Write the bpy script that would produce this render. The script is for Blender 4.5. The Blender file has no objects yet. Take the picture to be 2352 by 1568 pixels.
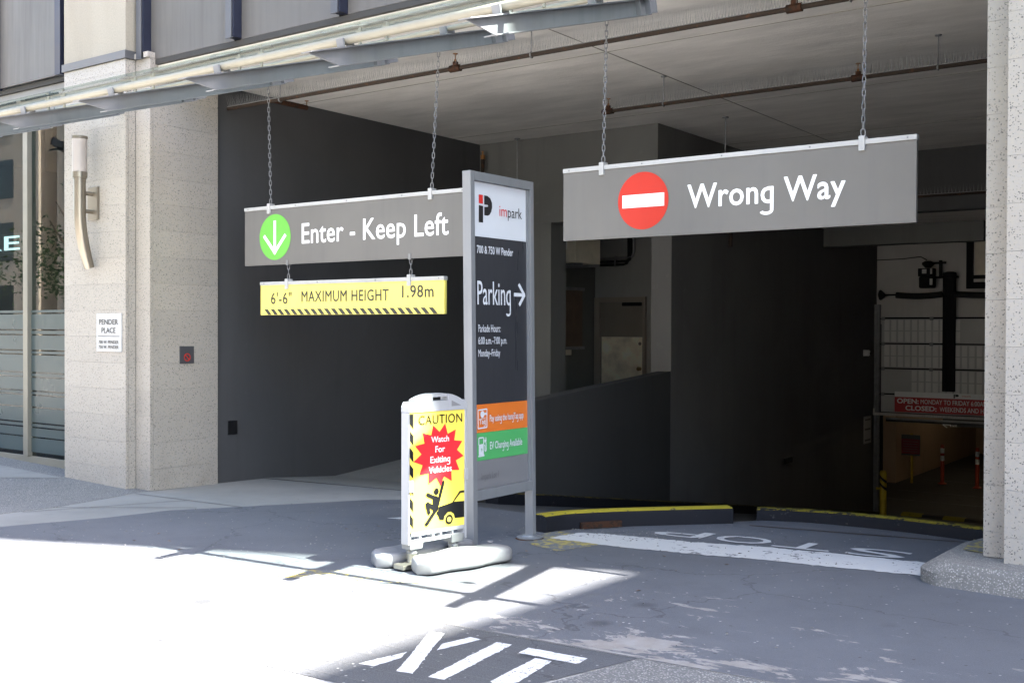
import bpy, bmesh, math, random
from mathutils import Vector, Matrix
random.seed(7)
# ---------------------------------------------------------------- scale and camera
S = 1.1                 # layout units -> metres
EYE = 1.7               # z = 0 of the layout is the eye; ground at the left pier is -1.7
def V(x, y, z): return Vector((x, y, z))
def W(p): return Vector((S*p[0], S*p[1], S*(p[2]+EYE)))
FPX, CX, CY = 2500.0, 1176.0, 784.0            # photo measured on a 2352 x 1568 grid
yaw, pit, rol = math.radians(36.1), math.atan(29/2500), math.radians(0.2)
ax0 = V(-math.sin(yaw), math.cos(yaw), 0); rt0 = V(math.cos(yaw), math.sin(yaw), 0); up0 = V(0, 0, 1)
AX = ax0*math.cos(pit) - up0*math.sin(pit)
dn0 = -(up0*math.cos(pit) + ax0*math.sin(pit))
RT = rt0*math.cos(rol) - dn0*math.sin(rol); DN = dn0*math.cos(rol) + rt0*math.sin(rol)
def ray(x, y): return AX + RT*((x-CX)/FPX) + DN*((y-CY)/FPX)
def PX(x, y, X): d = ray(x, y); return d*(X/d.x)
def PY(x, y, Y): d = ray(x, y); return d*(Y/d.y)
def PZ(x, y, Z): d = ray(x, y); return d*(Z/d.z)
def ph(cx, cy, ox, oy, s=2.45): return ((ox+cx/s)/1.63265, (oy+cy/s)/1.63265)
def g(X, Y): return -1.6 + .0247*(X+5.65) - .025*(Y-6.9)
def g2(X, Y): return g(X, Y) + max(0, -9.7-X)*.055
def G(x, y):
    d = ray(x, y); t = (-1.6+.0247*5.65+.025*6.9)/(d.z-.0247*d.x+.025*d.y); return d*t
def ramp(Y): return -.45 - .151*Y

scn = bpy.context.scene; col = scn.collection
cam_d = bpy.data.cameras.new('camera'); cam = bpy.data.objects.new('camera', cam_d); col.objects.link(cam)
m3 = Matrix((RT, -DN, -AX)).transposed()
cam.matrix_world = Matrix.Translation(W((0, 0, 0))) @ m3.to_4x4()
cam_d.sensor_width = 36; cam_d.lens = 36*FPX/2352; cam_d.clip_end = 3000; cam_d.clip_start = .05; scn.cycles.diffuse_bounces = 6
scn.camera = cam
SUN = V(2.46, .2, 3.23).normalized()            # towards the sun
el = math.asin(SUN.z); az = math.atan2(SUN.x, SUN.y)
w = bpy.data.worlds.new('World'); scn.world = w; w.use_nodes = True
nt = w.node_tree; bg = nt.nodes['Background']; sky = nt.nodes.new('ShaderNodeTexSky')
sky.sky_type = 'NISHITA'; sky.sun_disc = False; sky.sun_elevation = el; sky.sun_rotation = az
sky.air_density = 1.0; sky.dust_density = 2.6; sky.ozone_density = .7
nt.links.new(sky.outputs[0], bg.inputs[0]); bg.inputs[1].default_value = .10
sl = bpy.data.lights.new('sun', 'SUN'); sl.energy = 5.0; sl.angle = math.radians(.5); sl.color = (1, .95, .87)
so = bpy.data.objects.new('sun', sl); col.objects.link(so); so.location = (20, 0, 40)
so.rotation_euler = (-SUN).to_track_quat('-Z', 'Y').to_euler()
scn.view_settings.view_transform = 'Standard'; scn.view_settings.look = 'None'
scn.view_settings.exposure = 3.66; scn.view_settings.gamma = 1

# ---------------------------------------------------------------- materials
MATS = {}
def mat(name, colr, rough=.6, metal=0., var=.12, scale=3., bump=0., bscale=60., spec=.5, coat=0., emit=None, fine=0.):
    if name in MATS: return MATS[name]
    m = bpy.data.materials.new(name); m.use_nodes = True; n = m.node_tree; b = n.nodes['Principled BSDF']
    b.inputs['Roughness'].default_value = rough; b.inputs['Metallic'].default_value = metal
    b.inputs['Specular IOR Level'].default_value = spec; b.inputs['Coat Weight'].default_value = coat
    b.inputs['Base Color'].default_value = (*colr, 1)
    geo = n.nodes.new('ShaderNodeNewGeometry')
    if var > 0:
        nz = n.nodes.new('ShaderNodeTexNoise'); nz.inputs['Scale'].default_value = scale; nz.inputs['Detail'].default_value = 8
        n.links.new(geo.outputs['Position'], nz.inputs['Vector'])
        rp = n.nodes.new('ShaderNodeMapRange'); rp.inputs[1].default_value = .3; rp.inputs[2].default_value = .7
        rp.inputs[3].default_value = 1-var; rp.inputs[4].default_value = 1+var
        n.links.new(nz.outputs['Fac'], rp.inputs[0])
        mx = n.nodes.new('ShaderNodeMix'); mx.data_type = 'RGBA'; mx.blend_type = 'MULTIPLY'; mx.inputs[0].default_value = 1
        mx.inputs[6].default_value = (*colr, 1); n.links.new(rp.outputs[0], mx.inputs[7])
        n.links.new(mx.outputs[2], b.inputs['Base Color'])
        r2 = n.nodes.new('ShaderNodeMapRange'); r2.inputs[3].default_value = max(.02, rough-.1); r2.inputs[4].default_value = min(1, rough+.1)
        n.links.new(nz.outputs['Fac'], r2.inputs[0]); n.links.new(r2.outputs[0], b.inputs['Roughness'])
    if bump > 0:
        nb = n.nodes.new('ShaderNodeTexNoise'); nb.inputs['Scale'].default_value = bscale; nb.inputs['Detail'].default_value = 6
        n.links.new(geo.outputs['Position'], nb.inputs['Vector'])
        bp = n.nodes.new('ShaderNodeBump'); bp.inputs['Strength'].default_value = bump; bp.inputs['Distance'].default_value = .01
        n.links.new(nb.outputs['Fac'], bp.inputs['Height']); n.links.new(bp.outputs[0], b.inputs['Normal'])
    if emit:
        b.inputs['Emission Color'].default_value = (*emit[0], 1); b.inputs['Emission Strength'].default_value = emit[1]
    MATS[name] = m; return m
class N:                                                            # tiny node helper
    def __init__(s, m): s.t = m.node_tree; s.b = s.t.nodes['Principled BSDF']; s.geo = s.t.nodes.new('ShaderNodeNewGeometry')
    def new(s, k, **kw):
        x = s.t.nodes.new(k)
        for a, v in kw.items():
            if a.startswith('i_'):
                key = a[2:]; x.inputs[int(key) if key.isdigit() else key].default_value = v
            else: setattr(x, a, v)
        return x
    def l(s, a, b): s.t.links.new(a, b)
    def pos(s, sc=(1, 1, 1), rot=(0, 0, 0)):
        mp = s.new('ShaderNodeMapping'); mp.inputs['Scale'].default_value = sc; mp.inputs['Rotation'].default_value = rot
        s.l(s.geo.outputs['Position'], mp.inputs[0]); return mp.outputs[0]
    def noise(s, scale, detail=6, rough=.55, vec=None, dist=0.):
        x = s.new('ShaderNodeTexNoise'); x.inputs['Scale'].default_value = scale; x.inputs['Detail'].default_value = detail
        x.inputs['Roughness'].default_value = rough; x.inputs['Distortion'].default_value = dist
        s.l(vec if vec else s.geo.outputs['Position'], x.inputs['Vector']); return x.outputs['Fac']
    def rng(s, v, a, b, c=0., d=1., smooth=False):
        x = s.new('ShaderNodeMapRange'); x.inputs[1].default_value = a; x.inputs[2].default_value = b; x.inputs[3].default_value = c; x.inputs[4].default_value = d
        if smooth: x.interpolation_type = 'SMOOTHSTEP'
        s.l(v, x.inputs[0]); return x.outputs[0]
    def math(s, op, a, b=None, v=None):
        x = s.new('ShaderNodeMath'); x.operation = op; s.l(a, x.inputs[0])
        if b is not None: s.l(b, x.inputs[1])
        elif v is not None: x.inputs[1].default_value = v
        return x.outputs[0]
    def mix(s, f, a, b, blend='MIX'):
        x = s.new('ShaderNodeMix'); x.data_type = 'RGBA'; x.blend_type = blend
        if hasattr(f, 'is_linked'): s.l(f, x.inputs[0])
        else: x.inputs[0].default_value = f
        for v, i in ((a, 6), (b, 7)):
            if hasattr(v, 'is_linked'): s.l(v, x.inputs[i])
            else: x.inputs[i].default_value = (*v, 1)
        return x.outputs[2]
    def bump(s, h, strength, dist=.01):
        x = s.new('ShaderNodeBump'); x.inputs['Strength'].default_value = strength; x.inputs['Distance'].default_value = dist
        s.l(h, x.inputs['Height']); s.l(x.outputs[0], s.b.inputs['Normal'])
    def color(s, c): s.l(c, s.b.inputs['Base Color'])
def newmat(name, rough=.6, spec=.5):
    m = bpy.data.materials.new(name); m.use_nodes = True; MATS[name] = m; n = N(m)
    n.b.inputs['Roughness'].default_value = rough; n.b.inputs['Specular IOR Level'].default_value = spec
    return m, n
def granite(name, base, rough=.42):
    m, n = newmat(name, rough)
    big = n.noise(1.3, 4); c = n.mix(n.rng(big, .3, .7), tuple(x*.92 for x in base), tuple(x*1.06 for x in base))
    mid = n.noise(45, 3); c = n.mix(n.rng(mid, .35, .65), c, (base[0]*1.08, base[1]*1.05, base[2]*.98))
    v = n.new('ShaderNodeTexVoronoi'); v.inputs['Scale'].default_value = 66; v.inputs['Randomness'].default_value = 1
    nv = n.new('ShaderNodeVectorMath'); nv.operation = 'ADD'
    nn = n.new('ShaderNodeTexNoise'); nn.inputs['Scale'].default_value = 70; n.l(n.geo.outputs['Position'], nn.inputs['Vector'])
    sc = n.new('ShaderNodeVectorMath'); sc.operation = 'SCALE'; sc.inputs['Scale'].default_value = .03; n.l(nn.outputs['Color'], sc.inputs[0])
    n.l(n.geo.outputs['Position'], nv.inputs[0]); n.l(sc.outputs[0], nv.inputs[1]); n.l(nv.outputs[0], v.inputs['Vector'])
    sep = n.new('ShaderNodeSeparateColor'); n.l(v.outputs['Color'], sep.inputs[0])
    f = n.math('MULTIPLY', n.rng(sep.outputs[0], .56, .6), n.rng(v.outputs['Distance'], .38, .26))
    c = n.mix(n.math('MULTIPLY', f, v=.88), c, (.04, .04, .043))
    f2 = n.math('MULTIPLY', n.rng(sep.outputs[1], .7, .74), n.rng(v.outputs['Distance'], .5, .3))
    c = n.mix(n.math('MULTIPLY', f2, v=.45), c, (.25, .22, .2))
    z = n.new('ShaderNodeSeparateXYZ'); n.l(n.geo.outputs['Position'], z.inputs[0])
    dirt = n.math('MULTIPLY', n.rng(z.outputs[2], .45, .02), n.rng(n.noise(5, 6), .4, .75))
    c = n.mix(n.math('MULTIPLY', dirt, v=.5), c, (.2, .18, .15))
    oi = n.new('ShaderNodeObjectInfo'); c = n.mix(1., c, n.mix(oi.outputs['Random'], (.95, .95, .95), (1.04, 1.035, 1.03)), 'MULTIPLY')
    st = n.noise(1.6, 6, vec=n.pos((2.2, 2.2, .22))); c = n.mix(n.math('MULTIPLY', n.rng(st, .55, .8), v=.3), c, tuple(x*.72 for x in base))
    n.color(c); return m
granite('granite', (.30, .281, .258))
granite('granite_pale', (.30, .287, .268))
m, n = newmat('pier_render', .8)
nz = n.noise(55, 5); st = n.noise(2.2, 5, vec=n.pos((1, 1, .25)))
c = n.mix(n.rng(st, .35, .7), (.66, .62, .53), (.57, .52, .43)); c = n.mix(n.rng(nz, .3, .7), tuple(x*.88 for x in (1, 1, 1)), (1.05, 1.05, 1.05)); 
c2 = n.mix(1., n.mix(n.rng(st, .35, .7), (.29, .262, .212), (.25, .222, .176)), c, 'MULTIPLY'); n.color(c2); n.bump(nz, .5, .006)
# ceiling concrete: cloudy, with stripes of board marks
m, n = newmat('ceiling_concrete', .85)
st = n.noise(1.1, 8, .6, vec=n.pos((1.0, 3.2, 1))); cl = n.noise(.5, 5); fi = n.noise(40, 4)
c = n.mix(n.rng(st, .3, .72), (.56, .535, .505), (.8, .765, .725)); c = n.mix(n.math('MULTIPLY', n.rng(cl, .45, .75), v=.45), c, (.5, .47, .44))
c = n.mix(n.rng(fi, .3, .7, 0, .25), c, (.66, .63, .6)); n.color(c); n.bump(n.math('ADD', n.math('MULTIPLY', st, v=2.), n.math('MULTIPLY', fi, v=.4)), .5, .012)
def wallpaint(name, a, b, rough=.55):
    m, n = newmat(name, rough, .4)
    st = n.noise(.8, 6, vec=n.pos((1, 1, .5))); fi = n.noise(90, 3); sm = n.noise(7, 5)
    c = n.mix(n.rng(st, .3, .7), a, b); c = n.mix(n.math('MULTIPLY', n.rng(sm, .64, .78), v=.3), c, tuple(x*1.5 for x in b))
    dr_ = n.noise(2.4, 7, vec=n.pos((1.6, 1.6, .12))); c = n.mix(n.math('MULTIPLY', n.rng(dr_, .56, .8), v=.4), c, tuple(x*.6 for x in a))
    pt = n.noise(.35, 2); c = n.mix(n.rng(pt, .52, .54, 0, .1), c, tuple(x*1.4 for x in b))
    sc_ = n.noise(6, 8, .7, vec=n.pos((.6, .6, 7))); c = n.mix(n.math('MULTIPLY', n.rng(sc_, .7, .76), v=.3), c, (.3, .3, .29)); n.color(c); n.bump(fi, .2, .003)
wallpaint('charcoal_paint', (.046, .046, .048), (.058, .058, .060), .8)
wallpaint('grey_paint', (.11, .11, .105), (.135, .135, .128), .8)
wallpaint('charcoal_lifted', (.11, .107, .104), (.14, .136, .132), .8)  # charcoal paint in a lighter copy that makes up for the dim ramp
wallpaint('parapet_paint', (.04, .0395, .0385), (.048, .047, .046), .85)
wallpaint('grey_lifted', (.25, .252, .243), (.3, .3, .29), .8)  # grey paint in a lighter copy, standing in for light in the recess
wallpaint('pale_paint', (.46, .44, .42), (.55, .53, .5), .8)
wallpaint('tan_paint', (.42, .31, .22), (.48, .36, .26))
# driveway: grey coating with worn places
def asphalt(name, base, wear_box=None, wear=.0, speck=.3, dots=.93):
    m, n = newmat(name, .72, .35)
    big = n.noise(.55, 6, .6); mid = n.noise(3.5, 7, .62); fi = n.noise(160, 3)
    c = n.mix(n.rng(big, .3, .72), tuple(x*.8 for x in base), tuple(x*1.18 for x in base))
    c = n.mix(n.math('MULTIPLY', n.rng(mid, .5, .74), v=.35), c, tuple(x*.62 for x in base))
    c = n.mix(n.rng(fi, .35, .68, 0, speck), c, tuple(min(1, x*1.9) for x in base))
    vs = n.new('ShaderNodeTexVoronoi'); vs.inputs['Scale'].default_value = 26; n.l(n.geo.outputs['Position'], vs.inputs['Vector'])
    sp = n.new('ShaderNodeSeparateColor'); n.l(vs.outputs['Color'], sp.inputs[0])
    dot = n.math('MULTIPLY', n.rng(sp.outputs[0], dots, dots+.01), n.rng(vs.outputs['Distance'], .22, .14))
    c = n.mix(n.math('MULTIPLY', dot, v=.55), c, (.5, .49, .46))
    dot2 = n.math('MULTIPLY', n.rng(sp.outputs[1], .95, .96), n.rng(vs.outputs['Distance'], .3, .16))
    c = n.mix(n.math('MULTIPLY', dot2, v=.7), c, (.03, .03, .03))
    s1 = n.noise(.9, 7, .6, vec=n.pos((.35, 2.2, 1), (0, 0, .4)))       # long tyre streaks
    c = n.mix(n.rng(s1, .55, .8, 0, .3), c, tuple(x*.6 for x in base))
    oil = n.new('ShaderNodeTexVoronoi'); oil.inputs['Scale'].default_value = 1.7; n.l(n.geo.outputs['Position'], oil.inputs['Vector'])
    os_ = n.new('ShaderNodeSeparateColor'); n.l(oil.outputs['Color'], os_.inputs[0])
    ring = n.math('MULTIPLY', n.rng(n.math('ADD', oil.outputs['Distance'], n.rng(mid, .3, .7, -.05, .05)), .16, .06), n.rng(os_.outputs[0], .6, .62))
    c = n.mix(n.math('MULTIPLY', ring, v=.55), c, tuple(x*.4 for x in base))
    ck = n.new('ShaderNodeTexVoronoi'); ck.feature = 'DISTANCE_TO_EDGE'; ck.inputs['Scale'].default_value = .55
    wv = n.new('ShaderNodeVectorMath'); wv.operation = 'ADD'; wn_ = n.new('ShaderNodeTexNoise'); wn_.inputs['Scale'].default_value = 2.5; wn_.inputs['Detail'].default_value = 8; n.l(n.geo.outputs['Position'], wn_.inputs['Vector'])
    ws = n.new('ShaderNodeVectorMath'); ws.operation = 'SCALE'; ws.inputs['Scale'].default_value = .7; n.l(wn_.outputs['Color'], ws.inputs[0]); n.l(n.geo.outputs['Position'], wv.inputs[0]); n.l(ws.outputs[0], wv.inputs[1]); n.l(wv.outputs[0], ck.inputs['Vector'])
    c = n.mix(n.math('MULTIPLY', n.rng(ck.outputs['Distance'], .006, .002), v=.5), c, tuple(x*.35 for x in base))
    if wear:
        xyz = n.new('ShaderNodeSeparateXYZ'); n.l(n.geo.outputs['Position'], xyz.inputs[0])
        near = n.rng(xyz.outputs[1], 4.2*S, 5.5*S, .17, -.02)          # coating is most worn along the pavement joint
        rgt = n.rng(xyz.outputs[0], -4.2*S, -2.4*S, -.05, .025)
        px_ = n.rng(n.math('ABSOLUTE', n.math('SUBTRACT', xyz.outputs[0], v=-2.75*S)), .2, .75, .17, 0.)
        py_ = n.rng(n.math('ABSOLUTE', n.math('SUBTRACT', xyz.outputs[1], v=5.45*S)), .1, .5, 1., 0.)
        patch = n.math('MULTIPLY', px_, py_)
        wn = n.noise(2.0, 10, .7, vec=n.pos((1.0, 2.4, 1), (0, 0, -.25)), dist=.4)
        f = n.math('ADD', n.math('ADD', wn, near), n.math('ADD', rgt, patch))
        f = n.rng(f, .672, .69)
        c = n.mix(n.math('MULTIPLY', f, v=wear), c, n.mix(n.rng(n.noise(9, 5), .35, .65), (.23, .21, .19), (.28, .27, .26)))
    n.color(c); n.bump(fi, .45, .004)
asphalt('driveway_coating', (.082, .086, .097), wear=.8)
asphalt('ramp_asphalt', (.06, .06, .062))
asphalt('road_asphalt', (.19, .185, .175))
asphalt('painted_ground', (.052, .054, .059), speck=.9, dots=.8)
def concrete(name, a, b, agg=0.):
    m, n = newmat(name, .85)
    big = n.noise(.8, 7, .6); fi = n.noise(120, 3); c = n.mix(n.rng(big, .3, .7), a, b)
    s1 = n.noise(5, 6); c = n.mix(n.rng(s1, .55, .8, 0, .3), c, tuple(x*.65 for x in a))
    if agg:
        v = n.new('ShaderNodeTexVoronoi'); v.inputs['Scale'].default_value = 85; n.l(n.geo.outputs['Position'], v.inputs['Vector'])
        sp = n.new('ShaderNodeSeparateColor'); n.l(v.outputs['Color'], sp.inputs[0])
        st = n.mix(sp.outputs[0], (.07, .07, .075), (.5, .48, .45))
        c = n.mix(n.math('MULTIPLY', n.rng(v.outputs['Distance'], .5, .3), v=agg), c, st); n.bump(v.outputs['Distance'], .5, .006)
    else: n.bump(fi, .3, .004)
    n.color(c)
concrete('concrete', (.16, .16, .154), (.215, .213, .205))
concrete('bay_concrete', (.15, .15, .142), (.22, .215, .2))
concrete('aggregate', (.36, .35, .33), (.44, .43, .41), .5)  # kept pale so the sunlit sidewalk bounces light up to the ceiling
concrete('kerb_concrete', (.1, .097, .092), (.15, .146, .138), .55); concrete('aggregate_shaded', (.09, .09, .09), (.125, .125, .124), .65)  # second entry: the same aggregate, darker copy for ground out of the sun
def wornpaint(name, colr, under, thr=.6, sc=14):
    m, n = newmat(name, .75, .12)
    w1 = n.noise(sc, 9, .72); w2 = n.noise(2.2, 4); f = n.math('ADD', w1, n.rng(w2, .3, .7, -.07, .07))
    fi = n.noise(60, 4)
    c = n.mix(n.rng(fi, .3, .7, 0, .25), colr, tuple(x*.75 for x in colr))
    n.color(n.mix(n.rng(f, thr, thr+.03), c, under))
wornpaint('white_road_paint', (.42, .42, .42), (.1, .102, .11), .6)
wornpaint('white_letter_paint', (.55, .55, .55), (.06, .06, .065), .6, 45)
wornpaint('yellow_road_paint', (.30, .245, .025), (.05, .05, .045), .6)
wornpaint('old_yellow_paint', (.3, .25, .09), (.12, .125, .135), .45)
wornpaint('mid_yellow_paint', (.19, .155, .02), (.02, .02, .02), .52)
wornpaint('dim_yellow_paint', (.12, .095, .012), (.015, .015, .015), .5)
wornpaint('kerb_dark_paint', (.011, .0115, .015), (.04, .04, .04), .66)
wornpaint('rusty_pipe', (.034, .025, .02), (.07, .035, .02), .58)
wornpaint('rust', (.05, .023, .013), (.022, .015, .012), .52)
mat('cladding', (.105, .098, .09), .5, .25, .05, 1.5); mat('fin_navy', (.016, .019, .036), .35, .2, .1, 4); mat('fin_lit_grey', (.075, .077, .085), .4, .3, .08, 4)
mat('dark_gap', (.03, .028, .025), .8, 0, 0); mat('trim_metal', (.12, .12, .125), .4, .5, .08, 3)
mat('joint_grey', (.13, .13, .13), .9, 0, 0); mat('mortar', (.24, .225, .2), .9, 0, .1)
mat('canopy_steel', (.185, .188, .198), .45, .15, .07, 5); mat('canopy_cream', (.25, .232, .185), .38, 0, .07, 5); mat('galvanised', (.22, .222, .23), .5, .6, .15, 12)
mat('stainless', (.27, .24, .2), .33, .9, 0, 20); mat('frosted', (.36, .32, .3), .4, 0, .03, 4)
mat('sign_grey', (.165, .158, .15), .42, 0, .04, 2); mat('sign_white', (.82, .82, .82), .4, 0, .02, 3); mat('rail_white', (.42, .42, .415), .4, .1, .04, 8)
mat('sign_green', (.13, .45, .06), .4, 0, .03); mat('sign_red', (.5, .018, .007), .4, 0, .04); mat('sign_yellow', (.86, .74, .17), .42, 0, .03)
mat('letter_dark', (.03, .03, .027), .45, 0, .05); mat('vinyl_black', (.007, .007, .008), .4, 0, .04)
mat('pylon_frame', (.19, .2, .215), .4, .25, .05, 4); mat('pylon_panel', (.03, .031, .036), .38, 0, .05, 2); mat('pylon_white', (.55, .57, .62), .35, 0, .02)
mat('pylon_orange', (.6, .15, .025), .4, 0, .03); mat('pylon_green', (.07, .34, .11), .4, 0, .03); mat('pylon_grey', (.16, .16, .17), .4, 0, .03); mat('faint_grey', (.105, .105, .11), .4, 0, 0)
mat('logo_red', (.55, .02, .015), .4, 0, 0); mat('burst_red', (.62, .022, .03), .4, 0, .03); mat('poster_yellow', (.82, .64, .09), .38, 0, .03, 2)
mat('plastic_white', (.3, .305, .32), .5, 0, .06, 6, .1, 40); mat('plastic_grey', (.17, .17, .18), .55, 0, .12, 6, .1, 40); mat('pad_plastic', (.2, .2, .205), .55, 0, .2, 5, .15, 30); mat('clamp_grey', (.18, .185, .19), .5, .2, .08)
mat('spring_steel', (.4, .38, .33), .35, .9, .1, 30); mat('plaque_grey', (.06, .061, .067), .4, .1, .05); mat('plaque_white', (.42, .42, .42), .4, 0, .02)
mat('ac_beige', (.62, .55, .43), .55, 0, .12, 5); mat('door_brown', (.2, .18, .155), .5, 0, .06); mat('frame_brown', (.24, .21, .18), .5, 0, .06)
mat('kick_steel', (.95, .88, .72), .45, .5, .25, 4); mat('brass', (.35, .25, .1), .3, .9, .05); mat('black_metal', (.012, .012, .013), .8, 0, .1, spec=.2)
mat('black_rubber', (.01, .01, .01), .7, 0, .1); mat('door_panel', (.45, .45, .44), .5, 0, .06, 2); mat('door_rib', (.66, .65, .63), .5, 0, .06, 3)
mat('bollard_yellow', (.55, .4, .02), .5, 0, .15, 6); mat('post_red', (.42, .05, .02), .5, 0, .05); mat('banner_red', (.42, .02, .025), .45, 0, .04); mat('notice_red', (.25, .015, .03), .5, 0, .04)
mat('window_frame', (.22, .21, .175), .4, .4, .05); mat('window_dark', (.03, .033, .036), .4, .2, .05); mat('shop_dark', (.06, .065, .065), .7, 0, .15)
mat('film_teal', (.035, .055, .058), .3, 0, .08, 1.5); mat('letter_glow', (.8, .85, .9), .4, 0, 0, emit=((.85, .93, 1), .25))
mat('tube_glow', (.9, .9, .85), .4, 0, 0, emit=((1, .78, .5), .75)); mat('fixture_white', (.6, .6, .58), .5, 0, .03)
mat('stone_opposite', (.55, .48, .38), .8, 0, .12, .6); mat('tower_concrete', (.4, .4, .41), .7, 0, .1, .5); mat('bark', (.08, .06, .045), .9, 0, .3, 12, .5); mat('leaf', (.045, .09, .025), .6, 0, .35, 3)
mat('dark_glass', (.03, .04, .045), .08, 0, 0); mat('copper', (.3, .14, .05), .35, .9, .1, 20); mat('cable', (.015, .015, .015), .6, 0, 0); mat('wood_ply', (.12, .08, .055), .6, 0, .2, 6)
def grimy(name, colr, rough, metal=0., amt=.3, spec=.4):
    m, n = newmat(name, rough, spec); n.b.inputs['Metallic'].default_value = metal
    big = n.noise(1.1, 5); st = n.noise(3.2, 7, .6, vec=n.pos((3, 3, .18))); sp = n.noise(70, 3, .7); sc = n.noise(9, 8, .75, vec=n.pos((1, 1, 5)))
    c = n.mix(n.rng(big, .3, .7), tuple(x*.93 for x in colr), tuple(min(1, x*1.06) for x in colr))
    c = n.mix(n.math('MULTIPLY', n.rng(st, .52, .8), v=amt), c, tuple(x*.55+.01 for x in colr))
    c = n.mix(n.math('MULTIPLY', n.rng(sp, .68, .76), v=amt), c, tuple(x*.4 for x in colr))
    c = n.mix(n.math('MULTIPLY', n.rng(sc, .72, .76), v=amt*.8), c, tuple(min(.8, x*1.5+.03) for x in colr))
    n.color(c); n.l(n.rng(st, .3, .8, max(.1, rough-.12), min(1, rough+.2)), n.b.inputs['Roughness']); n.bump(big, .12, .02)
grimy('sign_grey', (.142, .136, .129), .42, amt=.15); grimy('sign_yellow', (.86, .74, .17), .42, amt=.25); grimy('pylon_frame', (.185, .194, .208), .4, .2, .3)
grimy('pylon_panel', (.03, .031, .036), .36, amt=.2); grimy('plastic_white', (.3, .305, .32), .5, amt=.4); grimy('pad_plastic', (.2, .2, .205), .55, amt=.6); grimy('plastic_grey', (.17, .17, .18), .55, amt=.6)
grimy('canopy_steel', (.185, .188, .198), .45, .1, .35); grimy('cladding', (.105, .098, .09), .5, .2, .25); grimy('canopy_cream', (.25, .232, .185), .4, 0, .3); grimy('rail_white', (.42, .42, .415), .4, 0, .3)
def glassmat(name, tint, ior=1.5):
    m = bpy.data.materials.new(name); m.use_nodes = True; t = m.node_tree; t.nodes.clear()
    o = t.nodes.new('ShaderNodeOutputMaterial'); mx = t.nodes.new('ShaderNodeMixShader'); fr = t.nodes.new('ShaderNodeFresnel'); ge = t.nodes.new('ShaderNodeNewGeometry'); mr = t.nodes.new('ShaderNodeMapRange'); mr.inputs[3].default_value = ior; mr.inputs[4].default_value = 1.0001; t.links.new(ge.outputs['Backfacing'], mr.inputs[0]); t.links.new(mr.outputs[0], fr.inputs[0])
    tr = t.nodes.new('ShaderNodeBsdfTransparent'); tr.inputs[0].default_value = (*tint, 1); gl = t.nodes.new('ShaderNodeBsdfGlossy'); gl.inputs['Roughness'].default_value = .01
    t.links.new(fr.outputs[0], mx.inputs[0]); t.links.new(tr.outputs[0], mx.inputs[1]); t.links.new(gl.outputs[0], mx.inputs[2]); t.links.new(mx.outputs[0], o.inputs[0]); MATS[name] = m
glassmat('shop_glass', (.5, .6, .585), 1.5); glassmat('canopy_glass', (.8, .86, .84), 1.22)

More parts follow.
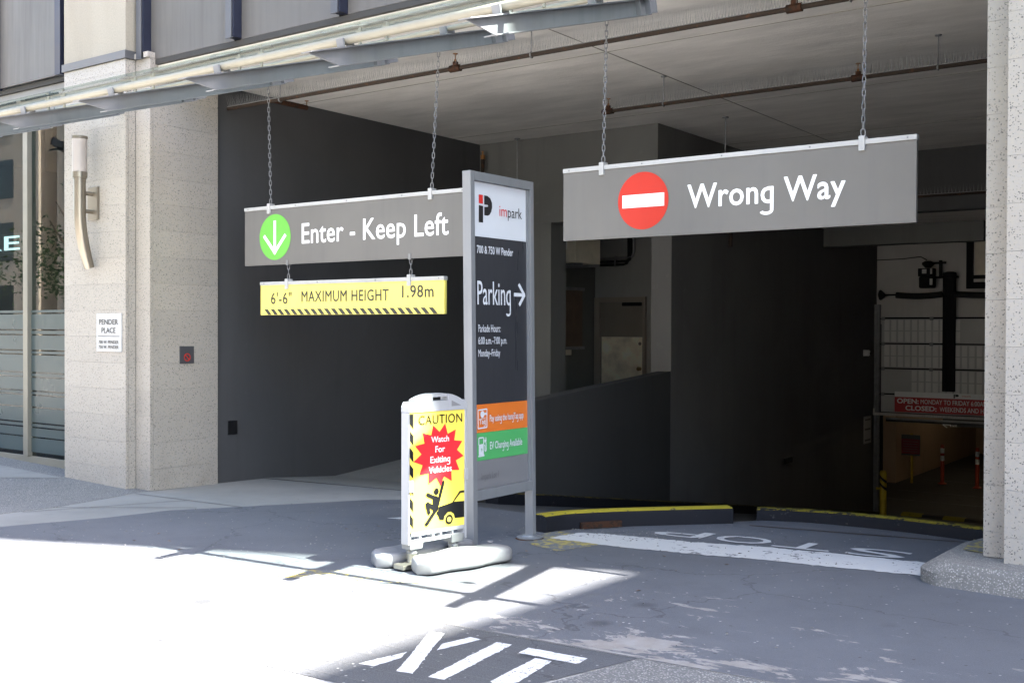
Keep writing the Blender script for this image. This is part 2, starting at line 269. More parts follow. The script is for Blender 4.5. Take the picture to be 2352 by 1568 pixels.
# ---------------------------------------------------------------- object helpers
ORG = {}
def link(o): col.objects.link(o); return o
def tag(o, label=None, cat=None, group=None, kind=None):
    for k, v in (('label', label), ('category', cat), ('group', group), ('kind', kind)):
        if v: o[k] = v
    return o
def thing(name, base, label, cat, group=None):
    o = link(bpy.data.objects.new(name, None)); o.location = W(base); ORG[o] = W(base); o.empty_display_size = .1
    return tag(o, label, cat, group)
class MB:
    def __init__(s): s.v = []; s.f = []
    def add(s, vs, fs):
        k = len(s.v); s.v += [Vector(v) for v in vs]; s.f += [tuple(i+k for i in f) for f in fs]; return s
    def poly(s, pts): return s.add(pts, [tuple(range(len(pts)))])
    def box(s, x0, x1, y0, y1, z0, z1):
        return s.add([(x, y, z) for z in (z0, z1) for y in (y0, y1) for x in (x0, x1)],
                     [(0, 2, 3, 1), (4, 5, 7, 6), (0, 1, 5, 4), (2, 6, 7, 3), (0, 4, 6, 2), (1, 3, 7, 5)])
    def obox(s, c, a, b, d):       # centre and three half vectors
        c, a, b, d = map(Vector, (c, a, b, d))
        return s.add([c+a*i+b*j+d*k for k in (-1, 1) for j in (-1, 1) for i in (-1, 1)],
                     [(0, 2, 3, 1), (4, 5, 7, 6), (0, 1, 5, 4), (2, 6, 7, 3), (0, 4, 6, 2), (1, 3, 7, 5)])
    def prism(s, pts, d):          # planar outline swept by vector d
        pts = [Vector(p) for p in pts]; d = Vector(d); n = len(pts)
        return s.add(pts+[p+d for p in pts], [tuple(range(n-1, -1, -1)), tuple(range(n, 2*n))]+[(i, (i+1) % n, n+(i+1) % n, n+i) for i in range(n)])
    def tube(s, pts, r, n=10, cap=True, closed=False):
        pts = [Vector(p) for p in pts]; m = len(pts); rr = r if isinstance(r, (list, tuple)) else [r]*m
        vs = []; prev = None
        for i, p in enumerate(pts):
            if closed: t = pts[(i+1) % m]-pts[i-1]
            else: t = pts[min(i+1, m-1)]-pts[max(i-1, 0)]
            t.normalize()
            if prev is None:
                a = Vector((0, 0, 1)) if abs(t.z) < .9 else Vector((1, 0, 0)); u = t.cross(a).normalized()
            else: u = (prev-t*prev.dot(t)).normalized()
            prev = u; w_ = t.cross(u)
            vs += [p+(u*math.cos(2*math.pi*k/n)+w_*math.sin(2*math.pi*k/n))*rr[i] for k in range(n)]
        fs = []
        for i in range(m if closed else m-1):
            j = (i+1) % m
            fs += [(i*n+k, i*n+(k+1) % n, j*n+(k+1) % n, j*n+k) for k in range(n)]
        if cap and not closed: fs += [tuple(range(n-1, -1, -1)), tuple((m-1)*n+k for k in range(n))]
        return s.add(vs, fs)
    def lathe(s, c, prof, n=16, axis=(0, 0, 1)):
        c = Vector(c); q = Vector((0, 0, 1)).rotation_difference(Vector(axis).normalized())
        vs = [c+q @ Vector((r*math.cos(2*math.pi*k/n), r*math.sin(2*math.pi*k/n), h)) for r, h in prof for k in range(n)]; m = len(prof)
        fs = [(i*n+k, i*n+(k+1) % n, (i+1)*n+(k+1) % n, (i+1)*n+k) for i in range(m-1) for k in range(n)]
        fs += [tuple(range(n-1, -1, -1)), tuple((m-1)*n+k for k in range(n))]
        return s.add(vs, fs)
    def mesh(s, name, mt, org, smooth=False, bevel=0., tri=False):
        me = bpy.data.meshes.new(name); bm = bmesh.new(); bv = [bm.verts.new(W(v)-org) for v in s.v]
        for f in s.f:
            try: bm.faces.new([bv[i] for i in f])
            except ValueError: pass
        bmesh.ops.recalc_face_normals(bm, faces=bm.faces)
        if bevel: bmesh.ops.bevel(bm, geom=[e for e in bm.edges if len(e.link_faces) == 2 and e.calc_face_angle() > .5], offset=bevel, segments=2, profile=.6, affect='EDGES', clamp_overlap=True)
        if tri: bmesh.ops.triangulate(bm, faces=[f for f in bm.faces if len(f.verts) > 4])
        bm.to_mesh(me); bm.free()
        if smooth:
            for p in me.polygons: p.use_smooth = True
            me.set_sharp_from_angle(angle=math.radians(40))
        me.materials.append(MATS[mt]); return me
    def build(s, name, mt, parent=None, smooth=False, bevel=0., kind=None, tri=False, base=None):
        if parent is not None: org = ORG[parent]
        else:
            if base is None:
                xs = [v.x for v in s.v]; ys = [v.y for v in s.v]; zs = [v.z for v in s.v]; base = ((min(xs)+max(xs))/2, (min(ys)+max(ys))/2, min(zs))
            org = W(base)
        o = link(bpy.data.objects.new(name, s.mesh(name, mt, org, smooth, bevel, tri)))
        ORG[o] = org
        if parent is not None: o.parent = parent
        else: o.location = org
        if kind: o['kind'] = kind
        return o
def inst(name, me, parent, pos):
    o = link(bpy.data.objects.new(name, me)); o.parent = parent; o.location = W(pos)-ORG[parent]; ORG[o] = W(pos); return o
def bx(name, mt, parent, *a, bevel=0., kind=None): return MB().box(*a).build(name, mt, parent, bevel=bevel, kind=kind)
class Plane:                                       # a flat face: origin, right, up
    def __init__(s, O, A, B): s.O = Vector(O); s.A = Vector(A); s.B = Vector(B); s.n = s.A.cross(s.B).normalized()
    def at(s, a, b, off=0.): return s.O+s.A*a+s.B*b+s.n*off
    def hit(s, x, y):                              # photo point -> (a, b)
        d = ray(x, y); p = d*(s.O.dot(s.n)/d.dot(s.n))-s.O
        aa, ab, bb = s.A.dot(s.A), s.A.dot(s.B), s.B.dot(s.B); pa, pb = p.dot(s.A), p.dot(s.B); D = aa*bb-ab*ab
        return ((pa*bb-pb*ab)/D, (pb*aa-pa*ab)/D)
    def flat(s, pts, off, mb=None):
        mb = mb or MB(); return mb.poly([s.at(a, b, off) for a, b in pts])
def circ(a, b, r, n=40, ry=None): return [(a+r*math.cos(2*math.pi*k/n), b+(ry or r)*math.sin(2*math.pi*k/n)) for k in range(n)]
def stroke(p, q, wd):
    p = Vector(p); q = Vector(q); d = (q-p).normalized(); nn = Vector((-d.y, d.x))*wd/2; return [tuple(p+nn), tuple(p-nn), tuple(q-nn), tuple(q+nn)]
def text_mesh(txt, bold=0., space=1.):
    cu = bpy.data.curves.new('t', 'FONT'); cu.body = txt; cu.size = 1; cu.offset = bold; cu.resolution_u = 3; cu.space_character = space
    o = bpy.data.objects.new('t', cu); col.objects.link(o); dg = bpy.context.evaluated_depsgraph_get()
    me = bpy.data.meshes.new_from_object(o.evaluated_get(dg)); bpy.data.objects.remove(o); bpy.data.curves.remove(cu)
    vs = [v.co.copy() for v in me.vertices]; fs = [tuple(p.vertices) for p in me.polygons]; bpy.data.meshes.remove(me); return vs, fs
CAP = None
def text(pl, txt, mt, parent, a0, a1, b0, cap, off=.003, bold=0., name='lettering', space=1., mb=None):
    """fit txt between a0 and a1 with baseline b0 and capital height cap"""
    global CAP
    if CAP is None: CAP = max(v.y for v in text_mesh('H')[0])
    heavy = bold; bold = 0.; vs, fs = text_mesh(txt.replace('g', 'q'), 0., space)
    for i, chx in enumerate(txt):                                   # single-storey g: a q with a hooked tail
        if chx != 'g': continue
        qv = text_mesh(txt[:i].replace('g', 'q')+'q', bold, space)[0]; xr = max(v.x for v in qv)+(min(v.x for v in text_mesh(txt.replace('g', 'q'), bold, space)[0])-min(v.x for v in qv))
        yd = min(v.y for v in qv); wq = .085; R = .23; k0 = len(vs); hv = []
        for j in range(13):
            an = -math.radians(150*j/12); hv += [Vector((xr-R+R*math.cos(an), yd+.02+R*.62*math.sin(an)*.9, 0)), Vector((xr-R+(R-wq)*math.cos(an), yd+.02+(R*.62-wq*.85)*math.sin(an)*.9, 0))]
        vs += hv; fs += [(k0+2*j, k0+2*j+1, k0+2*j+3, k0+2*j+2) for j in range(12)]
    x0 = min(v.x for v in vs); x1 = max(v.x for v in vs); sx = (a1-a0)/(x1-x0); sy = cap/(CAP+bold)
    own = mb is None; mb = mb or MB()
    if heavy:                                                       # heavier weight: the glyphs printed again, shifted by a hair
        nv, nf = [v.copy() for v in vs], list(fs)
        for j, (dx, dy) in enumerate(((1, 0), (-1, 0), (0, 1), (0, -1), (.7, .7), (-.7, -.7), (.7, -.7), (-.7, .7))):
            k0 = len(nv); nv += [Vector((v.x+dx*heavy, v.y+dy*heavy, .0001*(j+1))) for v in vs]; nf += [tuple(i+k0 for i in f) for f in fs]
        vs, fs = nv, nf
    mb.add([pl.at(a0+(v.x-x0)*sx, b0+v.y*sy, off+v.z) for v in vs], fs)
    if not own: return mb
    words = txt.split(' ')
    if len(words) == 1: return mb.build(name, mt, parent)
    cuts = [x0-1]; pre = ''
    for w_ in words[:-1]:
        pre += w_; m1 = max(v.x for v in text_mesh(pre.replace('g', 'q'), bold, space)[0]); m2 = max(v.x for v in text_mesh(pre+' l', bold, space)[0])
        cuts.append((m1+m2-.1)/2); pre += ' '
    cuts.append(x1+1)
    for c0, c1 in zip(cuts, cuts[1:]):                              # one object per word
        ff = [f for f in fs if c0 <= sum(vs[i].x for i in f)/len(f) < c1]; idx = sorted({i for f in ff for i in f}); rm = {i: k for k, i in enumerate(idx)}
        if ff: MB().add([mb.v[i] for i in idx], [tuple(rm[i] for i in f) for f in ff]).build(name, mt, parent)
def ptext(pl, txt, mt, parent, pL, pR, base, capy, **k):
    """same, from photo x of both ends and photo y of baseline and capital top at the left end"""
    a0, b0 = pl.hit(pL, base); _, b1 = pl.hit(pL, capy); a1, _ = pl.hit(pR, base); return text(pl, txt, mt, parent, a0, a1, b0, b1-b0, **k)
def sheet(name, pts, zf, mt, parent=None, lift=0., kind='structure', base=None):
    mb = MB().poly([(x, y, zf(x, y)+lift) for x, y in pts]); return mb.build(name, mt, parent, tri=True, kind=kind if parent is None else None, base=base)

# ---------------------------------------------------------------- ground
sheet('road', [(-400, -400), (400, -400), (400, .8), (-400, .8)], g, 'road_asphalt', lift=-.12)
walk = sheet('sidewalk', [(-60, .8), (30, .8), (30, 4.205), (-60, 4.205)], g, 'aggregate')
MB().box(-60, 30, .62, .8, -4, -1.0).build  # (kerb below follows the slope)
kb = MB(); kb.prism([(-60, .66, g(-60, .7)-.14), (-60, .8, g(-60, .7)-.14), (-60, .8, g(-60, .8)), (-60, .66, g(-60, .7))], (90, 0, 90*.0247)); kb.build('kerb', 'kerb_concrete', kind='structure')
sheet('shaded_paving', [(-2.62, 3.0), (3.4, 3.0), (3.4, 4.19), (-2.36, 4.19)], g, 'aggregate_shaded', walk, .002)  # same sidewalk aggregate, laid in its darker copy where shade falls
sheet('painted_patch', [(-5.6, 3.15), (-2.62, 3.15), (-2.36, 4.19), (-5.6, 4.19)], g, 'painted_ground', walk, .003)
# driveway bounded by the worn edge of the concrete apron, the island kerbs and the right kerb
edge = [(-8.62, 4.215), (-8.5, 4.8), (-8.3, 5.5), (-8.26, 6.1), (-7.95, 6.6), (-7.64, 7.16), (-7.3, 7.75), (-6.83, 8.02)]
kline = [(-4.95, 7.7), (-4.6, 7.75), (-4.2, 8.05), (-3.75, 8.45), (-3.5, 8.75), (-2.7, 8.72), (-1.8, 8.5), (-.5, 8.2), (3.5, 7.9)]
drive = sheet('driveway', edge+kline+[(3.5, 4.215)], g, 'driveway_coating')
sheet('apron', [(-9.25, 4.215)]+edge+[(-6.83, 8.5), (-9.9, 8.5), (-9.9, 6.7), (-9.66, 6.68), (-9.3, 5.6)], g, 'concrete', lift=-.002)
agg = MB()
for a, b in (((-9.7, -12.5)), ((-12.5, -18)), ((-18, -60))):
    x0 = -9.3 if a == -9.7 else a
    agg.poly([(a, 4.215, g2(a, 4.2)), (b, 4.215, g2(b, 4.2)), (b, 7.4, g2(b, 7.4)), (a, 7.4, g2(a, 7.4))])
agg.poly([(-9.25, 4.215, g(-9.25, 4.2)), (-9.7, 4.215, g(-9.7, 4.2)), (-9.7, 6.75, g(-9.7, 6.75)), (-9.66, 6.68, g(-9.66, 6.68)), (-9.3, 5.6, g(-9.3, 5.6))])
sidew = agg.build('pavement', 'aggregate_shaded', kind='structure')
sheet('concrete_band', [(-11.9, 5.7), (-40, 5.7), (-40, 6.75), (-11.0, 6.75)], g2, 'concrete', sidew, .004)
for x0, x1 in ((-9.25, -8.74), (-8.735, -8.0)): pass
# scored joints of the apron
jm = MB()
for (x0, y0), (x1, y1) in (((-9.3, 5.6), (-8.2, 6.35)), ((-9.64, 6.7), (-7.9, 6.62)), ((-8.74, 6.63), (-9.22, 5.25))):
    d = Vector((x1-x0, y1-y0)).normalized(); nx, ny = -d.y*.006, d.x*.006
    jm.poly([(x0+nx, y0+ny, g(x0, y0)+.002), (x1+nx, y1+ny, g(x1, y1)+.002), (x1-nx, y1-ny, g(x1, y1)+.002), (x0-nx, y0-ny, g(x0, y0)+.002)])
jm.build('scored_joint', 'dark_gap', bpy.data.objects['apron'])
jm = MB(); jm.poly([(-60, 4.197, g(-60, 4.2)+.003), (3.5, 4.197, g(3.5, 4.2)+.003), (3.5, 4.207, g(3.5, 4.2)+.003), (-60, 4.207, g(-60, 4.2)+.003)])
for y in (4.02, 3.86, 3.70, 3.54, 3.38, 3.22): jm.poly([(-3.6, y, g(-3.6, y)+.0062), (-1, y, g(-1, y)+.0062), (-1, y+.0025, g(-1, y)+.0062), (-3.6, y+.0025, g(-3.6, y)+.0062)])
jm.build('scored_joint', 'joint_grey', walk)
def bay(X, Y): return g(X, 8.5)+(-1.84-g(-9.7, 8.5))*min(1, max(0, (Y-8.5)/1.15))+max(0, Y-9.65)*.0726
bf = MB()
for y0, y1 in ((8.5, 9.65), (9.65, 12.5), (12.5, 16.1)):
    x0 = -9.9
    bf.poly([(x0, y0, bay(-9.7, y0)), (-6.9, y0, bay(-6.9, y0)), (-6.9, y1, bay(-6.9, y1)), (x0, y1, bay(-9.7, y1))])
bf.build('bay_floor', 'bay_concrete', kind='structure')
rp = MB(); rk = [(-6.83, 8.02), (-4.95, 7.62)]+kline[1:]
top = [(x, y, min(g(x, y), ramp(y))) for x, y in rk]
for a, b in zip(top, top[1:]): rp.poly([a, b, (b[0], 21.5, ramp(21.5)), (a[0], 21.5, ramp(21.5))])
rp.build('ramp', 'ramp_asphalt', kind='structure')
ZF = ramp(21.5)
MB().poly([(-12, 21.5, ZF), (3.5, 21.5, ZF), (3.5, 36, ZF), (-12, 36, ZF)]).build('garage_floor', 'ramp_asphalt', kind='structure')
fl = MB()
for y in (24.2, 25.6, 27.8, 30.5): fl.box(-7.6, 0, y, y+.03, ZF+.003, ZF+.006)
fl.build('floor_line', 'faint_grey', bpy.data.objects['garage_floor'])
# painted markings on the driveway and sidewalk
rag = random.Random(5)
def ragged(pts, amp=.0035, step=.02):
    out = []
    for i, p in enumerate(pts):
        p = Vector(p); q = Vector(pts[(i+1) % len(pts)]); d = q-p; n_ = max(1, int(d.length/step)); nn = Vector((-d.y, d.x)).normalized()
        for k in range(n_): out.append(tuple(p+d*(k/n_)+(nn*rag.gauss(0, amp*.6) if k else Vector((0, 0)))))
    return out
def marking(name, polys, mt, parent, lift=.004):
    mb = MB()
    for p in polys: mb.poly([(x, y, g(x, y)+lift) for x, y in ragged([tuple(G(*a).xy) for a in p])])
    return mb.build(name, mt, parent, tri=True)
sl_ = [tuple(G(*p).xy) for p in ((1262, 1235), (1426, 1257), (1586, 1272), (1764, 1287), (1944, 1306), (2126, 1323), (2126, 1293), (1944, 1274), (1764, 1257), (1586, 1245), (1488, 1235), (1371, 1225), (1330, 1224))]
sheet('stop_line', ragged(sl_, .012, .03), g, 'white_road_paint', drive, .004)
sheet('drain_slot', [(-3.62, 8.22), (-1.5, 8.38), (-1.5, 8.4), (-3.62, 8.245)], g, 'rust', drive, .003)
flr = lambda x, y: Vector((x, y, g(x, y)+.005))
tp = Plane(flr(-2.16, 7.66), (-1, 0, -.0247), (0, -1, .025))     # read from inside the garage
for ch, a in (('S', 0.), ('T', .5), ('O', .98), ('P', 1.48)):
    text(tp, ch, 'white_road_paint', drive, a, a+.42, .0, .29, off=.0, name='painted_letter')
E6 = lambda *q: ph(q[0], q[1], 960, 1920); E7 = lambda *q: ph(q[0], q[1], 1920, 1920)
marking('painted_letter', [[E6(1290, 1465), E6(1600, 1100), E6(1730, 1120), E6(1440, 1490)], [E6(940, 1395), E6(1080, 1422), E6(1330, 1345), E6(1388, 1288)], [E6(1660, 1275), E6(1710, 1215), E6(1970, 1152), E6(2070, 1175)]], 'white_letter_paint', walk, .0048)
marking('painted_letter', [[E6(1580, 1520), E6(2210, 1200), E6(2352, 1222), E6(1730, 1545)]], 'white_letter_paint', walk, .0048)
marking('painted_letter', [[E7(60, 1297), E7(150, 1250), E7(695, 1350), E7(600, 1400)]], 'white_letter_paint', walk, .0048)
marking('painted_letter', [[E7(212, 1348), E7(365, 1376), E7(60, 1568), E7(-140, 1600), E7(-200, 1560)]], 'white_letter_paint', walk, .0052)
marking('painted_letter', [[E6(120, 1280), E6(1000, 960), E6(1090, 985), E6(240, 1310)], [E6(960, 975), E6(1040, 945), E6(1440, 1030), E6(1370, 1060)], [E6(560, 1120), E6(640, 1090), E6(980, 1150), E6(900, 1185)]], 'white_letter_paint', walk, .0048)
marking('painted_arrow', [[(888, 1190), (925, 1188), (960, 1178), (960, 1196)]], 'white_road_paint', drive)
sheet('yellow_stain', [(-4.75, 5.0), (-4.35, 5.02), (-4.25, 4.9), (-4.65, 4.62), (-5.15, 4.55), (-5.2, 4.75)], g, 'old_yellow_paint', drive, .003)
sheet('yellow_stain', [(-4.55, 6.45), (-4.2, 6.3), (-4.1, 6.7), (-4.35, 7.0), (-4.8, 7.1)], g, 'old_yellow_paint', drive, .003)

# kerbs: body swept along a path with a painted top
def kerb(path, wd, h, zf, body, topm, name='kerb', cap=.02, drop=.35):
    mb = MB(); tb = MB(); n_ = len(path); secs = []
    for i, (x, y) in enumerate(path):
        t = Vector(path[min(i+1, n_-1)])-Vector(path[max(i-1, 0)]); t.normalize(); nn = Vector((-t.y, t.x)); z = zf(x, y)
        prof = [(-wd/2, -drop), (-wd/2, h-.03), (-wd/2+.012, h-.008), (-wd/2+.035, h), (wd/2-.035, h), (wd/2-.012, h-.008), (wd/2, h-.03), (wd/2, -drop)]
        secs.append([(x+nn.x*a, y+nn.y*a, z+b) for a, b in prof])
    k = len(secs[0]); mb.add([v for s_ in secs for v in s_], [(i*k+j, i*k+j+1, (i+1)*k+j+1, (i+1)*k+j) for i in range(n_-1) for j in range(k-1)]+[tuple(range(k)), tuple((n_-1)*k+j for j in range(k-1, -1, -1))])
    o = mb.build(name, body, smooth=True, kind='structure')
    if topm:
        ts = [[Vector(v)+Vector((0, 0, .003)) for v in s_[2:6]] for s_ in secs]
        tb.add([v for s_ in ts for v in s_], [(i*4+j, i*4+j+1, (i+1)*4+j+1, (i+1)*4+j) for i in range(n_-1) for j in range(3)])
        tb.build('painted_top', topm, o, smooth=True)
    return o
def smooth_path(pts, n=6):
    out = []
    P = [Vector(pts[0])]+[Vector(p) for p in pts]+[Vector(pts[-1])]
    for i in range(1, len(P)-2):
        for k in range(n):
            t = k/n; a, b, c, d = P[i-1], P[i], P[i+1], P[i+2]
            out.append(tuple(.5*((2*b)+(c-a)*t+(2*a-5*b+4*c-d)*t*t+(3*b-a-3*c+d)*t**3)))
    return out+[tuple(P[-1])]
isl = kerb(smooth_path([(-4.82, 6.97), (-4.77, 7.22), (-4.58, 7.53), (-4.33, 7.82), (-3.84, 8.33)]), .17, .13, g, 'kerb_dark_paint', 'yellow_road_paint')
kerb(smooth_path([(-3.72, 8.62), (-3.3, 8.74), (-2.6, 8.7), (-1.8, 8.48), (-.6, 8.1), (1, 7.6)]), .15, .115, lambda x, y: g(x, y)-.02, 'kerb_dark_paint', 'mid_yellow_paint')
kerb([(-6.74, y) for y in (8.9, 10, 12, 14, 16, 18, 20, 21.4)], .16, .12, lambda x, y: ramp(y), 'kerb_dark_paint', 'dim_yellow_paint')
MB().obox((-4.52, 7.41, g(-4.5, 7.4)+.03), (.10, .145, 0), (.012, -.008, 0), (0, 0, .024)).build('steel_guard', 'rust', isl)
# right kerb slab carrying the right pier
pk = [(3.5, 6.3), (-1.0, 6.46), (-1.5, 6.56)]+[(-1.62+.26*math.cos(a)-.0, 6.84+.26*math.sin(a)) for a in [math.radians(x) for x in (250, 235, 215, 195, 180)]]+[(-1.88, 7.5), (-1.75, 8.1), (3.5, 7.9)]
mb = MB(); k = len(pk)
def inset(p, q): c = Vector((0.5, 7.2)); v = (Vector(p)-c); return tuple(c+v*(1-q/max(.3, v.length)))
mb.add([(x, y, g(x, y)-.3) for x, y in pk]+[(x, y, g(x, y)+.075) for x, y in pk]+[(*inset(p, .09), g(*p)+.138) for p in pk], [(i, (i+1) % k, k+(i+1) % k, k+i) for i in range(k)]+[(k+i, k+(i+1) % k, 2*k+(i+1) % k, 2*k+i) for i in range(k)]+[tuple(2*k+i for i in range(k))])
rkb = mb.build('kerb', 'kerb_concrete', kind='structure', smooth=True)
sheet('yellow_paint', [(-1.72, 7.15), (-1.5, 7.05), (-1.5, 7.6), (-1.76, 7.6)], g, 'old_yellow_paint', rkb, .142)

# ---------------------------------------------------------------- building
ZC = 2.68; XL = -9.76; XW = -6.83
bld = thing('building', (-5.6, 7.0, -1.6), 'beige granite and grey metal clad building with a dark parkade entrance', 'building')
def courses(z0, z1, ref=.1825, st=.2775):
    zs = [ref+st*k for k in range(-20, 20)]; zs = [z for z in zs if z0+.04 < z < z1-.04]; return [z0]+zs+[z1]
GAP = .0012
def facing(pier, faces, z0, z1, mt):
    """faces: list of (x0, x1, y0, y1) boxes for each stone face; one stone per course"""
    zs = courses(z0, z1); cache = {}
    for fi, (x0, x1, y0, y1) in enumerate(faces):
        for a, b in zip(zs, zs[1:]):
            key = (fi, round(b-a, 3))
            if key not in cache:
                cache[key] = MB().box(x0, x1, y0, y1, GAP/2, b-a-GAP/2).mesh('granite_panel', mt, W((0, 0, 0)), bevel=.001)
            inst('granite_panel', cache[key], pier, (0, 0, a))
pl_ = bx('pier', 'mortar', bld, -11.06, -9.745, 6.975, 7.80, -2.0, 2.86)
MB().box(-11.055, -9.99, 6.843, 6.975, -2.0, 2.86).build('pier_core', 'mortar', bld)
GB = -1.78
facing(pl_, [(-11.09, -9.963, 6.81, 6.843), (-9.99, -9.96, 6.8465, 6.927), (-9.9585, -9.713, 6.93, 6.963), (-9.745, -9.71, 6.9665, 7.80), (-11.09, -11.06, 6.8465, 7.3)], GB, 2.80, 'granite')
pr_ = bx('pier', 'mortar', bld, -1.53, 3.4, 7.0, 7.8, -2.0, 6)
MB().box(-1.375, 3.4, 6.845, 7.0, -2.0, 6).build('pier_core', 'mortar', bld)
facing(pr_, [(-1.56, -1.412, 6.97, 7.0), (-1.41, 1.2, 6.81, 6.845), (-1.56, -1.53, 7.0035, 7.8)], -1.36, 5.6, 'granite_pale')
# upper left pier with its metal flashing
MB().box(-11.09, -9.96, 6.81, 7.3, 2.89, 7).build('pier_upper', 'pier_render', bld)
MB().box(-11.11, -9.94, 6.79, 7.25, 2.803, 2.885).build('flashing', 'trim_metal', bld)
MB().box(-9.938, -9.71, 6.90, 7.25, 2.803, 2.86).build('flashing', 'granite', bld)
# cladding panels between fins
fins = [-9.835+1.43*k for k in range(0, 10)]
pm = None
for i, x in enumerate(fins):
    f = MB().box(x-.045, x+.05, 6.90, 7.02, 2.80, 7).build('fin', 'fin_navy', bld)
    MB().box(x-.055, x+.03, 6.885, 6.899, 2.79, 7).build('fin_lit_face', 'fin_lit_grey', f)  # front in a grey copy: bright street reflection put into the colour
    if i < len(fins)-1:
        if pm is None: pm = MB().box(.055, 1.38, 6.99, 7.02, 0, 4.2).mesh('cladding_panel', 'cladding', W((0, 0, 0)), bevel=.004)
        inst('cladding_panel', pm, bld, (x, 0, 2.79))
for x0, x1 in ((-12.75, -11.45), (-14.15, -12.82), (-15.6, -14.22)): MB().box(x0, x1, 6.99, 7.02, 2.87, 7).build('cladding_panel', 'cladding', bld, bevel=.004)
for x in (-12.785, -14.185):
    f = MB().box(x-.03, x+.03, 6.93, 7.02, 2.85, 7).build('fin', 'fin_navy', bld)
MB().box(-11.43, -11.32, 6.9, 7.05, 2.84, 7).build('fin', 'fin_navy', bld)
MB().box(-11.3, -11.095, 6.95, 7.05, 2.84, 7).build('jamb', 'dark_gap', bld)
MB().box(-16, -11.1, 7.03, 7.4, 2.805, 2.862).build('shadow_gap', 'dark_gap', bld)
MB().box(-9.7, 3.4, 6.985, 7.1, 2.735, 2.786).build('shadow_gap', 'dark_gap', bld)
MB().box(-16, -11.1, 7.06, 7.4, 2.45, 2.80).build('fascia', 'concrete', bld)
MB().box(-40, 11.84, 7.42, 36, 2.95, 12.5).build('upper_storeys', 'tower_concrete', bld)
ceil = MB().box(-10.8, 3.5, 7.03, 16.7, ZC, 2.93).build('ceiling', 'ceiling_concrete', bld)
MB().box(-7.2, 3.5, 17.001, 21.8, 1.77, 2.6).build('ceiling', 'ceiling_concrete', bld)
sm = MB()
for y in (9.06, 11.95, 14.6): sm.box(-9.75, 3.4, y, y+.012, ZC-.004, ZC-.0005)
sm.build('seam', 'canopy_cream', ceil)
sm = MB()
for x in (-5.5, -1.9): sm.box(x, x+.012, 7.1, 16.6, ZC-.004, ZC-.0006)
sm.build('seam', 'mortar', ceil)
# interior walls
wl = MB().box(XL-.3, XL, 7.80, 12.9, -2.2, ZC-.001).build('wall', 'charcoal_paint', bld)
MB().box(XL+.001, -8.5, 12.57, 12.95, -2.2, 1.478).build('wall', 'grey_paint', bld)
MB().box(XL+.001, XW, 12.57, 12.96, 1.48, ZC-.001).build('bulkhead', 'grey_paint', bld)
MB().box(XW-.3, XW, 12.962, 21.8, -4.5, ZC-.002).build('wall', 'charcoal_lifted', bld)
pz = lambda y: -.78+.0726*(y-9.93)
MB().prism([(XW-.2, 9.0, -3), (XW-.2, 12.961, -3), (XW-.2, 12.961, pz(12.96)), (XW-.2, 9.0, pz(9.0))], (.2, 0, 0)).build('parapet', 'parapet_paint', bld, bevel=.012)
MB().box(-10.9, XW-.3, 16.0, 16.3, -2.2, ZC-.003).build('wall', 'grey_lifted', bld)
MB().box(-10.2, -9.9, 12.96, 16.0, -2.2, ZC-.003).build('wall', 'grey_paint', bld)
MB().box(XL-.9, XL-.31, 12.6, 12.95, -2.2, ZC-.003).build('wall', 'charcoal_paint', bld)
MB().box(XW+.001, 3.5, 16.72, 17.0, 1.771, ZC-.003).build('bulkhead', 'charcoal_paint', bld)
MB().box(XW+.001, -4.2, 18.6, 18.9, 1.45, 1.769).build('beam', 'grey_paint', bld)
MB().box(3.2, 3.5, 7.85, 36, -4.5, 2.7).build('wall', 'charcoal_paint', bld)
# wall round the overhead door
MB().box(XW+.001, 3.2, 21.55, 21.85, .12, 1.769).build('door_wall', 'pale_paint', bld)
MB().box(-3.2, 3.2, 21.55, 21.85, ZF-.1, .119).build('door_wall', 'pale_paint', bld)
# lower garage level
MB().box(-9.5, -8.0, 26.75, 35, ZF-.1, -1.3).build('garage_wall', 'tan_paint', bld)
MB().box(-12, 3.2, 34.7, 35, ZF-.1, -1.3).build('garage_wall', 'tan_paint', bld)
MB().box(-8.5, -7.05, 21.86, 26.7, ZF-.1, -1.3).build('garage_wall', 'tan_paint', bld) if False else None
MB().box(-12, -8.9, 21.86, 26.7, ZF-.1, -1.3).build('garage_wall', 'tan_paint', bld)
MB().box(-12, 3.2, 21.86, 35, -1.35, -1.1).build('garage_ceiling', 'grey_paint', bld)
MB().box(-7.9, -7.2, 24.5, 25.0, -1.75, -1.52).build('duct', 'black_metal', bld)
# personnel door
DY = 15.99
dr = MB().box(-9.76, -8.93, DY-.03, DY, -1.38, .45).build('door', 'door_brown', bld)
MB().box(-9.87, -9.765, DY-.07, DY, -1.4, .54).box(-8.925, -8.88, DY-.07, DY, -1.4, .54).box(-9.765, -8.925, DY-.07, DY, .455, .54).build('door_frame', 'frame_brown', dr, bevel=.006)
MB().box(-9.735, -8.945, DY-.036, DY-.031, -1.34, -.13).build('kick_plate', 'kick_steel', dr)
MB().lathe((-8.985, DY-.036, -.66), [(.03, 0), (.03, .01), (.014, .015), (.014, .04), (.03, .05), (.034, .065), (.02, .085)], 14, (0, -1, 0)).build('knob', 'brass', dr, smooth=True)
MB().lathe((-8.985, DY-.036, -.24), [(.028, 0), (.028, .012), (.02, .02)], 14, (0, -1, 0)).build('lock', 'stainless', dr, smooth=True)
MB().box(-9.31, -8.955, DY-.09, DY-.031, .39, .45).build('closer', 'black_metal', dr, bevel=.008)
